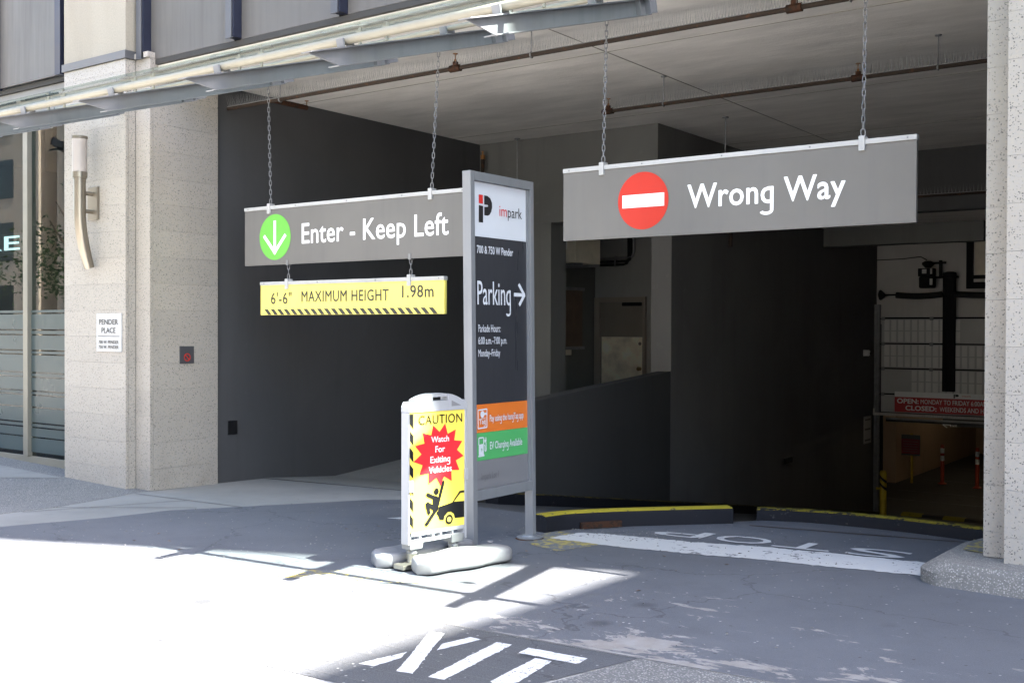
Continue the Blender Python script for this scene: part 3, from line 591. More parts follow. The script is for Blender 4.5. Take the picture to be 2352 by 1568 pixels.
# shop window
win = MB().box(-16, -11.1, 7.16, 7.22, -1.68, -1.55).build('window', 'window_frame', bld, bevel=.005)
for x0, x1 in ((-12.50, -12.40), (-13.9, -13.8), (-15.3, -15.2)): MB().box(x0, x1, 7.13, 7.24, -1.549, 2.449).build('mullion', 'window_frame', win, bevel=.005)
for x0, x1 in ((-12.39, -11.1), (-13.79, -12.51), (-15.19, -13.91)): MB().box(x0, x1, 7.185, 7.197, -1.548, 2.448).build('pane', 'shop_glass', win)
fs_ = MB(); y_ = -1.5; hs = [.17, .1, .035, .17, .13, .03, .15, .035, .2, .03, .17, .04, .18, .03]
for h in hs:
    fs_.box(-16, -11.12, 7.179, 7.183, y_, y_+h); y_ += h+.018
fs_.build('window_film', 'film_teal', win)
MB().box(-12.39, -12.3, 7.24, 7.3, -1.6, 2.4).build('inner_post', 'window_dark', win)
MB().box(-16, -11.1, 10.5, 10.7, -1.8, 2.6).build('shop_wall', 'shop_dark', bld)
MB().box(-16, -11.1, 7.4, 10.5, 2.449, 2.6).build('shop_ceiling', 'shop_dark', bld)
MB().box(-11.09, -10.1, 7.81, 10.5, -1.8, 2.6).build('shop_wall', 'shop_dark', bld)
MB().box(-16, -11.1, 7.25, 10.5, -1.75, -1.62).build('shop_floor', 'shop_dark', bld)

MB().box(-16.3, -16.001, 7.05, 10.7, -1.9, 2.8).build('shop_wall', 'shop_dark', bld)
MB().box(-40, -16.301, 7.05, 7.4, -2.3, 2.95).build('street_wall', 'granite', bld)

# ---------------------------------------------------------------- unseen tower added to cast the shade, and surroundings that fill the reflections
tw = thing('shade_tower', (15, 10, -1.2), 'unseen pale concrete tower added to shade the ground before the entrance', 'tower')
TH = 18.55
MB().box(11.85, 30, .5, 6.88, -1.6, TH).build('shaft', 'tower_concrete', tw)  # added mass out of view; its edge cuts off the sunlight on the right
MB().prism([(x, y, TH-.45) for x, y in ((11.84, 7.25), (7.3, 5.6), (2, 4.0), (-8, 3.5), (-8, 12), (11.84, 12))], (0, 0, .45)).build('shade_slab', 'tower_concrete', tw)  # added slab, outline shaped to cast the far edge of the sunlit ground
for x in (-6, 0, 6): MB().box(x-.25, x+.25, 9.75, 10.25, 12.5, TH-.451).build('slab_prop', 'tower_concrete', tw)  # props added to carry the shading slab
MB().box(11.86, 30, 6.881, 24, -1.6, TH).build('shaft', 'tower_concrete', tw)
tm = None
for iz in range(5):
    for iy in range(3):
        if tm is None: tm = MB().box(11.80, 11.846, 0, 1.5, 0, 2.2).mesh('window', 'dark_glass', W((0, 0, 0)))
        inst('window', tm, tw, (0, .9+2*iy, 1.2+3.4*iz))
for bi, (bx0, bx1, hh, lab) in enumerate(((-100, -62, 24, 'cream stone office block across the street, farthest down'), (-60, -28, 15, 'cream stone low block across the street with tall windows'), (-26, 14, 19, 'cream stone block across the street opposite the entrance'))):
    ob = thing('opposite_building', ((bx0+bx1)/2, -24, -1.6), lab, 'building', 'buildings across the street')
    MB().box(bx0, bx1, -34, -22, -4, hh).build('wall', 'stone_opposite', ob)
    wm = MB().box(0, 2.2, -22.0, -21.96, 0, 2.4).mesh('window', 'dark_glass', W((0, 0, 0)))
    for iz in range(int(hh//4)):
        for ix in range(int((bx1-bx0)//4)): inst('window', wm, ob, (bx0+1+4*ix, 0, .2+3.9*iz))
def tree(x, y, lab, sd):
    rnd = random.Random(sd); z0 = g(x, y)-.12; t = thing('street_tree', (x, y, z0), lab, 'tree', 'street trees across the road')
    tr = MB(); tr.tube([(x, y, z0), (x+.1, y, z0+1.5), (x, y+.1, z0+3.2), (x+.1, y, z0+5)], [.16, .13, .1, .04], 8)
    for k in range(6):
        a = rnd.random()*6.28; tr.tube([(x, y, z0+2.2+k*.35), (x+math.cos(a)*1.0, y+math.sin(a)*1.0, z0+3.2+k*.4), (x+math.cos(a)*1.7, y+math.sin(a)*1.7, z0+4.2+k*.4)], [.07, .05, .02], 6)
    tr.build('trunk', 'bark', t, smooth=True); cr = MB()
    cl_ = [(rnd.gauss(0, 1.1), rnd.gauss(0, 1.1), 4.4+rnd.gauss(0, .9)) for _ in range(34)]
    for c in cl_:
        for _ in range(70):
            p = Vector((x+c[0]+rnd.gauss(0, .35), y+c[1]+rnd.gauss(0, .35), z0+c[2]+rnd.gauss(0, .3))); u = Vector((rnd.gauss(0, 1), rnd.gauss(0, 1), rnd.gauss(0, 1))).normalized(); v = u.orthogonal().normalized()
            cr.add([p-u*.09, p+v*.05, p+u*.09, p-v*.05], [(0, 1, 2, 3)])
    cr.build('crown', 'leaf', t)
tree(-32, -6.5, 'leafy street tree across the road, nearest the shop', 1); tree(-43, -6.5, 'leafy street tree across the road, farther down', 2)

# ---------------------------------------------------------------- glass canopy
can = thing('canopy', (-6, 5.7, 1.7), 'grey steel and glass canopy with cream pipes above the entrance', 'canopy')
BX = [-1.26, -2.51, -3.76, -5.01, -6.23, -7.50, -8.75, -10.0, -11.25, -12.5]
t0 = Vector((4.71, 1.71)); t1 = Vector((6.70, 2.305)); dY = (t1-t0).normalized(); dn_ = Vector((dY.y, -dY.x))        # along and below
DEP = .115
def bpt(s, d): q = t0+dY*s+dn_*d; return q.x, q.y
L = (t1-t0).length
bm_c = {}
def beam_parts(x):
    def pr(name, pts, x0, x1, parent):
        if name not in bm_c: bm_c[name] = MB().prism([(x0, *bpt(*p)) for p in pts], (x1-x0, 0, 0)).mesh(name, 'canopy_steel', W((0, 0, 0)), bevel=.002)
        return inst(name, bm_c[name], parent, (x, 0, 0))
    b = pr('beam', [(0, .008), (L, .008), (L, DEP-.008), (.24, DEP-.008)], -.006, .006, can)
    pr('top_flange', [(-.01, 0), (L, 0), (L, .008), (-.01, .008)], -.045, .045, b)
    pr('bottom_flange', [(.20, DEP-.008), (L, DEP-.008), (L, DEP), (.20, DEP)], -.045, .045, b)
    pr('end_plate', [(L-.14, .0085), (L-.13, .0085), (L-.13, DEP-.0085), (L-.14, DEP-.0085)], -.043, .043, b)
    pr('end_plate_outer', [(L+.001, 0), (L+.012, 0), (L+.012, DEP), (L+.001, DEP)], -.045, .045, b)
    pr('bracket', [(L+.013, .01), (L+.15, .01), (L+.15, DEP-.01), (L+.013, DEP-.01)], -.02, .02, b)
    for s in (.35, 1.42):                                            # saddles that carry the pipes
        pr('saddle%d' % (s*100), [(s-.05, -.001), (s-.05, -.055), (s-.035, -.055), (s-.035, -.001)], -.03, .03, b).name = 'saddle'
        pr('saddleb%d' % (s*100), [(s+.035, -.001), (s+.035, -.055), (s+.05, -.055), (s+.05, -.001)], -.03, .03, b).name = 'saddle'
    return b
for x in BX: beam_parts(x)
for s, r, d in ((.35, .03, -.04), (1.42, .02, -.035), (1.85, .016, -.06)):
    y, z = bpt(s, d); MB().tube([(-13.2, y, z), (-.6, y, z)], r, 14).build('pipe', 'canopy_cream', can, smooth=True)
fm = None
for x in BX[:-1]:
    for dx in (-.12, .12):
        for s in (.62,):
            y, z = bpt(s, -.02)
            if fm is None: fm = MB().lathe((0, y, z), [(.012, -.02), (.012, .03), (.028, .032), (.028, .045), (.016, .047), (.016, .058), (.03, .06), (.03, .075), (.012, .078), (.012, .1)], 10).mesh('glass_fitting', 'canopy_cream', W((0, 0, 0)), smooth=True)
            inst('glass_fitting', fm, can, (x+dx, 0, 0))
y, z = bpt(.62, -.05); MB().tube([(-13.2, y, z), (-.6, y, z)], .006, 6).build('cable', 'cable', can)
ga_, gb_ = bpt(.3, -.125), bpt(L-.12, -.125); gm = None
for x in BX[:-1]:
    if gm is None: gm = MB().prism([(0.012, *ga_), (0.012, *gb_), (.012, gb_[0], gb_[1]+.0062), (.012, ga_[0], ga_[1]+.0062)], (1.21, 0, 0)).mesh('glass_panel', 'canopy_glass', W((0, 0, 0)))
    inst('glass_panel', gm, can, (x-1.25, 0, 0))

# ---------------------------------------------------------------- hanging signs
def link_mesh(mb, c, axis, side, ln=.03, wd=.0115, r=.0037):
    c = Vector(c); axis = Vector(axis); side = Vector(side); pts = []
    for k in range(10):
        a = 2*math.pi*k/10; ca, sa = math.cos(a), math.sin(a)
        pts.append(c+side*(wd*ca)+axis*((ln-wd)*(1 if sa > .01 else -1 if sa < -.01 else 0)*.9+wd*sa))
    mb.tube(pts, r, 5, closed=True)
def chain(parent, p0, p1, mt='galvanised'):
    p0 = Vector(p0); p1 = Vector(p1); d = p1-p0; Ln = d.length; ax_ = d.normalized(); n_ = max(2, round(Ln/.047)); a = ax_.orthogonal().normalized(); b = ax_.cross(a); mb = MB()
    a = Vector((1, 0, 0)); a = (a-ax_*a.dot(ax_)).normalized(); b = ax_.cross(a); a, b = (a+b).normalized(), (a-b).normalized()
    for k in range(n_): link_mesh(mb, p0+ax_*(Ln*(k+.5)/n_), ax_, a if k % 2 else b, .5*Ln/n_+.008)
    return mb.build('chain', mt, parent, smooth=True)
def bracket(parent, x, Y, z, mt='rail_white'):
    MB().box(x-.022, x+.022, Y-.036, Y+.036, z-.075, z+.03).build('bracket', mt, parent, bevel=.003)
    mb = MB(); link_mesh(mb, (x, Y, z+.055), (0, 0, 1), (1, 0, 0), .03, .016, .005); mb.build('eye_bolt', 'galvanised', parent, smooth=True)
def hang_sign(name, x0, x1, z0, z1, Y, label, face, chains, rail='rail_white'):
    t = thing(name, ((x0+x1)/2, Y, z0), label, 'sign', None)
    MB().box(x0, x1, Y-.018, Y+.018, z0, z1-.036).build('panel', face, t, bevel=.002)
    MB().box(x0-.002, x1+.002, Y-.026, Y+.026, z1-.0355, z1).build('top_rail', rail, t, bevel=.002)
    for x, ztop, xt in chains:
        bracket(t, x, Y, z1-.005, rail); chain(t, (x, Y, z1+.075), (xt, Y, ztop))
    n_s = max(3, int((x1-x0)/.72))
    for k in range(n_s+1): MB().lathe((x0+.06+(x1-x0-.12)*k/n_s, Y-.026, z1-.018), [(.007, 0), (.006, .004)], 8, (0, -1, 0)).build('screw', 'galvanised', t)
    return t, Plane((0, Y-.018, 0), (1, 0, 0), (0, 0, 1))
YS = 7.7
ww, pw = hang_sign('hanging_sign', -5.07, -2.17, .74, 1.345, YS, 'grey hanging sign with red no entry disc reading Wrong Way', 'sign_grey', [(-4.69, ZC, -4.66), (-2.545, ZC, -2.53)])
a, b = pw.hit(1477, 461); _, bt = pw.hit(1477, 395); r = bt-b
pw.flat(circ(a, b, r, 56), .003).build('no_entry_disc', 'sign_red', ww, tri=True)
pw.flat([(a-r*.82, b-.052), (a+r*.84, b-.052), (a+r*.84, b+.052), (a-r*.82, b+.052)], .0055).build('white_bar', 'sign_white', ww)
ptext(pw, 'Wrong Way', 'sign_white', ww, 1580, 1941, 478, 426, bold=.016, space=1.03)
en, pe = hang_sign('hanging_sign', -9.12, -6.10, .655, 1.268, YS, 'grey hanging sign with green arrow disc reading Enter - Keep Left', 'sign_grey', [(-8.735, ZC, -8.78), (-6.535, ZC, -6.45)])
a, b = pe.hit(632, 544.5); _, bt = pe.hit(632, 492); r = bt-b
pe.flat(circ(a, b, r, 56), .003).build('arrow_disc', 'sign_green', en, tri=True)
mb = MB(); k = r
for p, q in (((a, b+.72*k), (a, b-.66*k)), ((a-.70*k, b+.08*k), (a+.06*k, b-.73*k)), ((a+.70*k, b+.08*k), (a-.06*k, b-.73*k))): pe.flat(stroke(p, q, .16*k), .0055+.0008*len(mb.f), mb)
mb.build('arrow', 'sign_white', en)
ptext(pe, 'Enter - Keep Left', 'sign_white', en, 694, 1030, 559, 514, bold=.012, space=1.03)
hs_, pH = hang_sign('height_sign', -8.87, -6.37, .135, .48, YS, 'yellow maximum height sign hanging below the Enter sign', 'sign_yellow', [(-8.463, .655, -8.463), (-6.792, .655, -6.792)])
for x in (-8.463, -6.792): MB().box(x-.016, x+.016, YS-.025, YS+.025, .645, .70).build('hook', 'galvanised', hs_, bevel=.003)
for txt, l_, r_, bs, cp in (("6'-6\"", 623, 670, 698, 673), ('MAXIMUM HEIGHT', 693, 893, 693, 669), ('1.98m', 924, 996, 683, 656)): ptext(pH, txt, 'letter_dark', hs_, l_, r_, bs, cp, space=1.08, bold=.008)
mb = MB()
for k in range(24):
    x = -8.81+k*.098; pH.flat([(x, .195), (x+.052, .195), (x+.052+.06, .138), (x+.06, .138)], .003, mb)
mb.build('hazard_stripe', 'letter_dark', hs_)

# ---------------------------------------------------------------- pylon sign
ZT = 1.09; LEAN = .02
py = thing('pylon_sign', (-4.685, 6.3, -1.57), 'tall grey framed parking pylon sign on two posts', 'sign')
pp = Plane((-4.65, 5.884, ZT), (0, 1, 0), (0, -LEAN, 1))
def pbox(mb, a0, a1, b0, b1, x0, x1):
    return mb.add([pp.O+pp.A*a+pp.B*b+Vector((x, 0, 0)) for x in (x0, x1) for b in (b0, b1) for a in (a0, a1)], [(0, 1, 3, 2), (4, 6, 7, 5), (0, 4, 5, 1), (2, 3, 7, 6), (0, 2, 6, 4), (1, 5, 7, 3)])
T = .072; BB = -2.29; PWd = .757
pbox(MB(), 0, .047, -2.665, 0, -T, 0).build('post', 'pylon_frame', py, bevel=.004)
pbox(MB(), PWd-.042, PWd, -2.665, 0, -T, 0).build('post', 'pylon_frame', py, bevel=.004)
pbox(MB(), .048, PWd-.043, -.062, 0, -T+.001, -.001).build('top_rail', 'pylon_frame', py, bevel=.003)
pbox(MB(), .048, PWd-.043, BB, BB+.07, -T+.001, -.001).build('bottom_rail', 'pylon_frame', py, bevel=.003)
pbox(MB(), PWd-.058, PWd-.043, BB+.071, -.063, -.032, -.02).build('retaining_bead', 'pylon_frame', py)
for a_, z_ in ((.03, -2.655), (PWd-.035, -2.66)):
    p = pp.at(a_, z_); MB().lathe((p.x-T/2, p.y, g(p.x, p.y)+.002), [(.095, 0), (.1, .012), (.06, .02), (.055, .028)], 20).build('base_plate', 'pylon_frame', py, smooth=True)
    MB().lathe((p.x-T/2, p.y, g(p.x, p.y)+.001), [(.108, 0), (.1, .006)], 20).build('rust_ring', 'rust', py)
RC = -.033
C1 = lambda cx, cy: ph(cx, cy, 1720, 620); C2 = lambda cx, cy: ph(cx, cy, 1720, 1240)
pq = Plane(pp.O+Vector((RC, 0, 0)), pp.A, pp.B)
yo = [pq.hit(*C1(390, 677))[1], pq.hit(*C2(405, 658))[1], pq.hit(*C2(405, 912))[1], pq.hit(*C2(410, 1160))[1]]
lv = [-.063, yo[0], yo[1], yo[2], yo[3], BB+.071]
for (t_, b_), mt_, nm in zip(zip(lv, lv[1:]), ('pylon_white', 'pylon_panel', 'pylon_orange', 'pylon_green', 'pylon_grey'), ('logo_panel', 'info_panel', 'pay_panel', 'charging_panel', 'foot_panel')):
    pbox(MB(), .048, PWd-.043, b_+.0008, t_-.0008, -.05, RC).build(nm, mt_, py)
def pf(pts, c, mt_, off=.003, name='print'):
    return pq.flat([pq.hit(*c(*p)) for p in pts], off).build(name, mt_, py, tri=True)
pf([(182, 268), (220, 272), (220, 354), (182, 347)], C1, 'logo_red', name='logo'); pf([(182, 365), (222, 374), (222, 527), (182, 522)], C1, 'vinyl_black', name='logo')
pf([(232, 276), (262, 282), (288, 305), (303, 345), (305, 385), (298, 425), (282, 455), (262, 464), (232, 458), (232, 382), (262, 382), (268, 374), (262, 364), (232, 360)], C1, 'vinyl_black', name='logo')
ptext(pq, 'im', 'logo_red', py, *[C1(x, 0)[0] for x in (372, 440)], C1(0, 466)[1], C1(0, 366)[1]); ptext(pq, 'park', 'vinyl_black', py, *[C1(x, 0)[0] for x in (449, 578)], C1(0, 478)[1], C1(0, 382)[1])
for txt, l_, r_, tp_, bs, c, bd, mt_ in (('700 & 750 W Pender', 165, 495, 735, 803, C1, .02, 'pylon_white'), ('Parking', 170, 475, 1060, 1275, C1, .004, 'pylon_white'), ('Parkade Hours:', 178, 380, 1462, 1530, C1, .004, 'pylon_white'),
        ('6:00 a.m.\u20137:00 p.m.', 178, 440, 57, 123, C2, .004, 'pylon_white'), ('Monday\u2013Friday', 178, 378, 172, 237, C2, .004, 'pylon_white'), ('Pay using the hangTag app', 283, 592, 773, 833, C2, .012, 'pylon_white'), ('EV Charging Available', 285, 580, 1020, 1086, C2, .012, 'pylon_white'), ('Impark Lot 1', 207, 365, 1307, 1370, C2, .0, 'faint_grey')):
    ptext(pq, txt, mt_, py, C_l := c(l_, 0)[0], c(r_, 0)[0], c(0, bs)[1], c(0, tp_)[1], bold=bd)
mb = MB()
for i, (p, q) in enumerate((((505, 1187), (602, 1192)), ((548, 1092), (602, 1196)), ((552, 1285), (602, 1188)))):
    pq.flat(stroke(pq.hit(*C1(*p)), pq.hit(*C1(*q)), .026), .003+.0006*i, mb)
mb.build('arrow', 'pylon_white', py)
# tag icon and charging icon
mb = MB(); sq = [pq.hit(*C2(*p)) for p in ((174, 730), (256, 716), (256, 884), (174, 898))]
for i in range(4): pq.flat(stroke(sq[i], sq[(i+1) % 4], .009), .003+.0005*i, mb)
c_ = pq.hit(*C2(213, 766)); pq.flat(circ(*c_, .024, 16), .0052, mb); pq.flat([pq.hit(*C2(*p)) for p in ((213, 760), (252, 748), (252, 770), (213, 772))], .0056, mb)
mb.build('tag_icon', 'pylon_white', py); ptext(pq, 'hang', 'pylon_white', py, C2(205, 0)[0], C2(243, 0)[0], C2(0, 813)[1], C2(0, 790)[1]); ptext(pq, 'Tag', 'pylon_white', py, C2(186, 0)[0], C2(243, 0)[0], C2(0, 858)[1], C2(0, 812)[1], bold=.02)
mb = MB()
for i, pts in enumerate((((182, 1045), (226, 1036), (228, 1135), (182, 1142)), ((178, 1145), (233, 1133), (233, 1150), (178, 1160)), ((232, 1000), (253, 997), (250, 1020), (236, 1024)))): pq.flat([pq.hit(*C2(*p)) for p in pts], .003, mb)
q4 = [pq.hit(*C2(*p)) for p in ((182, 1048), (182, 985), (224, 979), (226, 1040))]
for i in range(3): pq.flat(stroke(q4[i], q4[i+1], .01), .0034+.0005*i, mb)
q5 = [pq.hit(*C2(*p)) for p in ((228, 1048), (236, 1052), (236, 1100), (243, 1104), (246, 1090), (244, 1022))]
for i in range(5): pq.flat(stroke(q5[i], q5[i+1], .009), .005+.0004*i, mb)
for x in (239, 248): pq.flat(stroke(pq.hit(*C2(x, 998)), pq.hit(*C2(x, 976)), .006), .0037, mb)
mb.build('charging_icon', 'pylon_white', py); pf([(208, 1068), (197, 1092), (204, 1092), (200, 1114), (213, 1086), (206, 1086)], C2, 'pylon_green', .007, 'bolt_icon')

# ---------------------------------------------------------------- caution sign on sprung base
O_ = PX(938, 1251, -4.56); Aa = Vector((.165, .986, 0)).normalized(); ca = thing('caution_sign', (O_.x, O_.y+.3, g(O_.x, O_.y)), 'white plastic caution stand with yellow poster and starburst on rubber base', 'sign')
pc = Plane(O_, Aa, (0, 0, 1)); Nn = pc.n
def CA(cx, cy): return pc.hit(*ph(cx, cy, 1480, 1460, 4.9))
def CB(cx, cy): return pc.hit(*ph(cx, cy, 1380, 1740, 3.564))
wA = pc.hit(1073, 1100)[0]; a_tl, b_t = pc.hit(940, 938); ap = pc.hit(1010, 903)[1]; bb0 = 0.0
TH_ = .075
def slab(pts, o0, o1, mb=None):
    mb = mb or MB(); return mb.prism([pc.at(a, b, o0) for a, b in pts], Nn*(o1-o0))
sh = pc.hit(945, 935)[1]; posT = CA(300, 425)[1]; posB = CB(560, 935)[1]; 
# top crown with hand slot: built of bands so that the slot is a real hole
arc = [(wA*k/16, sh+(ap-sh)*(1-abs(2*k/16-1)**2.6)) for k in range(17)]
slt0, slt1 = wA*.40, wA*.66; sb0, sb1 = CA(750, 212)[1], CA(750, 140)[1]
crown = MB()
slab([(0, posT), (wA, posT), (wA, sb0-.003), (0, sb0-.003)] if False else [(0, posT), (wA, posT), (wA, sh-.0), (wA*.97, sb0), (wA*.03, sb0), (0, sh)], -TH_, 0, crown)
fr = crown.build('crown', 'plastic_white', ca)
up_ = [p for p in arc if p[1] > sb0]
lft = [(wA*.03, sb0)]+[p for p in up_ if p[0] <= slt0]+[(slt0, sb1+.03), (slt0, sb0)]
import bisect
def arc_b(a): return sh+(ap-sh)*(1-abs(2*a/wA-1)**2.6)
lf = [(a, arc_b(a)) for a in [wA*(.03+.37*k/8) for k in range(9)]]; lf = [p for p in lf if p[1] > sb0]
mb = MB(); slab([(lf[0][0], sb0)]+lf+[(slt0, sb0)], -TH_, 0, mb); mb.build('crown_side', 'plastic_white', ca)
rf = [(a, arc_b(a)) for a in [slt1+(wA*.97-slt1)*k/8 for k in range(9)]]; rf = [p for p in rf if p[1] > sb0]
mb = MB(); slab([(slt1, sb0)]+rf+[(rf[-1][0], sb0)], -TH_, 0, mb); mb.build('crown_side', 'plastic_white', ca)
mid = [(slt0+(slt1-slt0)*k/6, arc_b(slt0+(slt1-slt0)*k/6)) for k in range(7)]
mb = MB(); slab([(slt0, sb1)]+mid+[(slt1, sb1)], -TH_+.01, -.01, mb); mb.build('handle', 'plastic_white', ca)
mb = MB()
for s0, s1 in ((.12, .30), (.72, .88)):
    mb = MB()
    pts = [(wA*s0, posT+.025), (wA*s1, posT+.028), (wA*s1, posT+.062 if s0 < .5 else posT+.03), (wA*(s0 if s0 > .5 else s1-.02), posT+.064)]
    mb.poly([pc.at(a, b, .001) for a, b in pts]); mb.build('recess_shade', 'plastic_grey', ca)  # flat grey patch; the shade of a moulded recess is its colour
# side stiles, bottom rail with slots
slab([(0, -.005), (.011, -.005), (.011, posT-.001), (0, posT-.001)], -TH_, 0).build('stile', 'plastic_white', ca, bevel=.006)
slab([(wA-.02, -.02), (wA, -.02), (wA, posT-.001), (wA-.02, posT-.001)], -TH_, 0).build('stile', 'plastic_white', ca, bevel=.006)
slab([(.029, 0), (wA-.021, 0), (wA-.021, .022), (.029, .022)], -TH_+.004, -.004).build('bottom_rail', 'plastic_white', ca, bevel=.004)
slab([(.029, posB-.035 if posB > .08 else .045), (wA-.021, .045), (wA-.021, posB+.004), (.029, posB+.004)], -TH_+.004, -.004).build('bottom_rail', 'plastic_white', ca, bevel=.004)
mb = MB()
for s in (.03, .2, .42, .55, .75, .95): slab([(wA*s, .0225), (wA*s+.014, .0225), (wA*s+.014, .0445), (wA*s, .0445)], -TH_+.01, -.01).build('rail_web', 'plastic_white', ca)
pst = slab([(.0115, posB+.005), (wA-.0205, posB+.005), (wA-.0205, posT-.002), (.0115, posT-.002)], -TH_+.015, -.006).build('poster', 'poster_yellow', ca)
for a0_, b0_ in ((.0, .33), (wA-.03, .37)): slab([(a0_, b0_), (a0_+.03, b0_), (a0_+.03, b0_+.075), (a0_, b0_+.075)], .0005, .012).build('clip', 'plastic_white', ca, bevel=.004)
po = -.0035
def cf(pts, fn, mt_, off, name): return pc.flat([fn(*p) for p in pts], po+off).build(name, mt_, pst, tri=True)
mb = MB(); a_l, a_r = .0125, CA(352, 500)[0]; ylo = posB+.01; step = (CA(0, 560)[1]-CA(0, 880)[1])*1.0
yy = CA(300, 440)[1]-.005; per = abs(CA(300, 840)[1]-CA(300, 1145)[1]); hgt = per*.60; slp = abs(CA(352, 600)[1]-CA(268, 510)[1])
k = 0; top_ = yy
while top_-hgt-slp > ylo:
    t0_ = min(top_, yy); pc.flat([(a_l, min(yy, top_)), (a_r, min(yy, top_-slp) if k else yy), (a_r, top_-slp-hgt), (a_l, top_-hgt)], po, mb); top_ -= per; k += 1
mb.build('hazard_stripe', 'vinyl_black', pst, tri=True)
a0, b0 = CA(447, 640); a1, _ = CA(1245, 600); text(pc, 'CAUTION', 'vinyl_black', pst, a0, a1, b0-.004, CA(520, 470)[1]-b0, off=po+.0005, bold=.004, space=1.05)
burst = [(712, 650), (830, 780), (933, 622), (982, 812), (1130, 732), (1100, 932), (1250, 942), (1150, 1105), (1272, 1215), (1130, 1300), (1195, 1475), (1048, 1475)]
lower = [(1122, 75), (1122, 222), (1022, 160), (975, 290), (920, 182), (813, 268), (812, 122), (690, 150), (740, 20)]
burst2 = [(520, 1390), (352, 1328), (500, 1190), (382, 1040), (556, 992), (518, 796), (680, 845)]
pc.flat([CA(*p) for p in burst]+[CB(*p) for p in lower[1:8]]+[CA(*p) for p in burst2], po+.0005).build('starburst', 'burst_red', pst, tri=True)
for txt, l_, r_, bs, cp in (('Watch', 675, 1000, 975, 868), ('For', 752, 925, 1155, 1040), ('Exiting', 660, 1020, 1352, 1235)):
    a0, b0 = CA(l_, bs); a1, _ = CA(r_, bs); text(pc, txt, 'sign_white', pst, a0, a1, b0, CA(l_, cp)[1]-b0, off=po+.002, bold=.01)
a0, b0 = CB(815, 122); a1, _ = CB(1120, 100); text(pc, 'Vehicles', 'sign_white', pst, a0, a1, b0, CB(815, 40)[1]-b0, off=po+.002, bold=.01)
# pictogram: person thrown by a car
mb = MB(); hd = CB(917, 364); pc.flat(circ(*hd, .022, 18), po+.001, mb)
for i, (p, q, wd) in enumerate((((1010, 240), (920, 600), .024), ((800, 408), (925, 465), .026), ((905, 470), (905, 590), .05), ((800, 535), (905, 600), .03), ((790, 540), (818, 650), .026), ((912, 600), (785, 800), .028))):
    pc.flat(stroke(CB(*p), CB(*q), wd), po+.0013+.0004*i, mb)
    for e in (p, q): pc.flat(circ(*CB(*e), wd/2, 10), po+.0012, mb)
mb.build('pictogram_person', 'vinyl_black', pst, tri=True)
cf([(950, 568), (1130, 508), (1230, 355), (1288, 345), (1288, 375), (1240, 380), (1150, 500), (1288, 488), (1288, 702), (1165, 718), (1150, 660), (1110, 632), (1070, 640), (1030, 690), (1015, 745), (960, 742), (938, 680), (920, 670), (925, 630), (940, 628)], CB, 'vinyl_black', .001, 'pictogram_car')
wc = CB(1088, 735); pc.flat(circ(*wc, .0325, 22, .052 if False else None), po+.0016).build('pictogram_wheel', 'vinyl_black', pst, tri=True); pc.flat(circ(*wc, .0165, 16), po+.0022).build('pictogram_wheel', 'poster_yellow', pst, tri=True)
# springs, clamps, bar and two water-filled pads
zg = g(O_.x, O_.y+.3)
sp_a = (.06, wA-.09); ctr = -TH_/2
for sa in sp_a:
    c0 = pc.at(sa, 0, ctr); ztop_ = O_.z-.05
    mb = MB(); slab([(sa-.05, -.035), (sa+.05, -.035), (sa+.06, .02), (sa-.05, .02)], -TH_-.006, .008, mb); mb.build('spring_clamp', 'clamp_grey', ca, bevel=.006)
    MB().lathe((c0.x, c0.y, O_.z-.065), [(.034, 0), (.034, .018), (.026, .03)], 14).build('spring_cap', 'clamp_grey', ca, smooth=True)
    hz = zg+.05; pts = [(c0.x+.028*math.cos(t*.6), c0.y+.028*math.sin(t*.6), hz+(ztop_-.015-hz)*t/84) for t in range(85)]
    MB().tube(pts, .0055, 5).build('spring', 'spring_steel', ca, smooth=True)
pa, pb_ = pc.at(-.05, 0, ctr), pc.at(wA+.03, 0, ctr); d = (pb_-pa); mb = MB(); mb.obox(((pa+pb_)/2).xy.to_3d()+Vector((0, 0, zg+.035)), d.xy.to_3d()/2, Nn*.05, (0, 0, .015)); mb.build('base_bar', 'spring_steel', ca, bevel=.004)
def pad(off, a0, a1, nm, mt_, hh):
    mb = MB(); ns = 26; nc = 20; secs = []
    for i in range(ns+1):
        t = i/ns; a = a0+(a1-a0)*t; e = 1-abs(2*t-1)**7.0; e = max(0, e)**.45
        wd = (.122+.016*math.cos(4*math.pi*t))*e; h = hh*(.97+.03*math.cos(4*math.pi*t))*(.5+.5*e); c = pc.at(a, 0, off); sec = []
        for k in range(nc):
            th = 2*math.pi*k/nc; cx_ = math.copysign(abs(math.cos(th))**.5, math.cos(th)); sz = math.copysign(abs(math.sin(th))**.55, math.sin(th))
            dent = 0
            if nm == 'b' and t < .4 and sz > .2: dent = .04*math.sin(t/.4*math.pi)*(1-abs(cx_-.2)); dent = max(0, dent)
            if nm == 'f' and t < .33 and sz > .2 and .05 < t: dent = .03*math.exp(-((t-.17)/.06)**2)*math.exp(-((cx_+.15)/.45)**2)
            q = c+Nn*(wd*cx_); sec.append(Vector((q.x, q.y, g(q.x, q.y)+.004+h/2+h/2*sz-dent)))
        secs.append(sec)
    mb.add([v for s_ in secs for v in s_], [(i*nc+k, i*nc+(k+1) % nc, (i+1)*nc+(k+1) % nc, (i+1)*nc+k) for i in range(ns) for k in range(nc)]+[tuple(range(nc)), tuple(ns*nc+k for k in range(nc))])
    o = mb.build('base_pad', mt_, ca); 
    for p in o.data.polygons: p.use_smooth = True
    return o
f_pad = pad(ctr+.185, -.05, .71, 'f', 'pad_plastic', .12); pad(ctr-.19, -.08, .72, 'b', 'plastic_grey', .12)
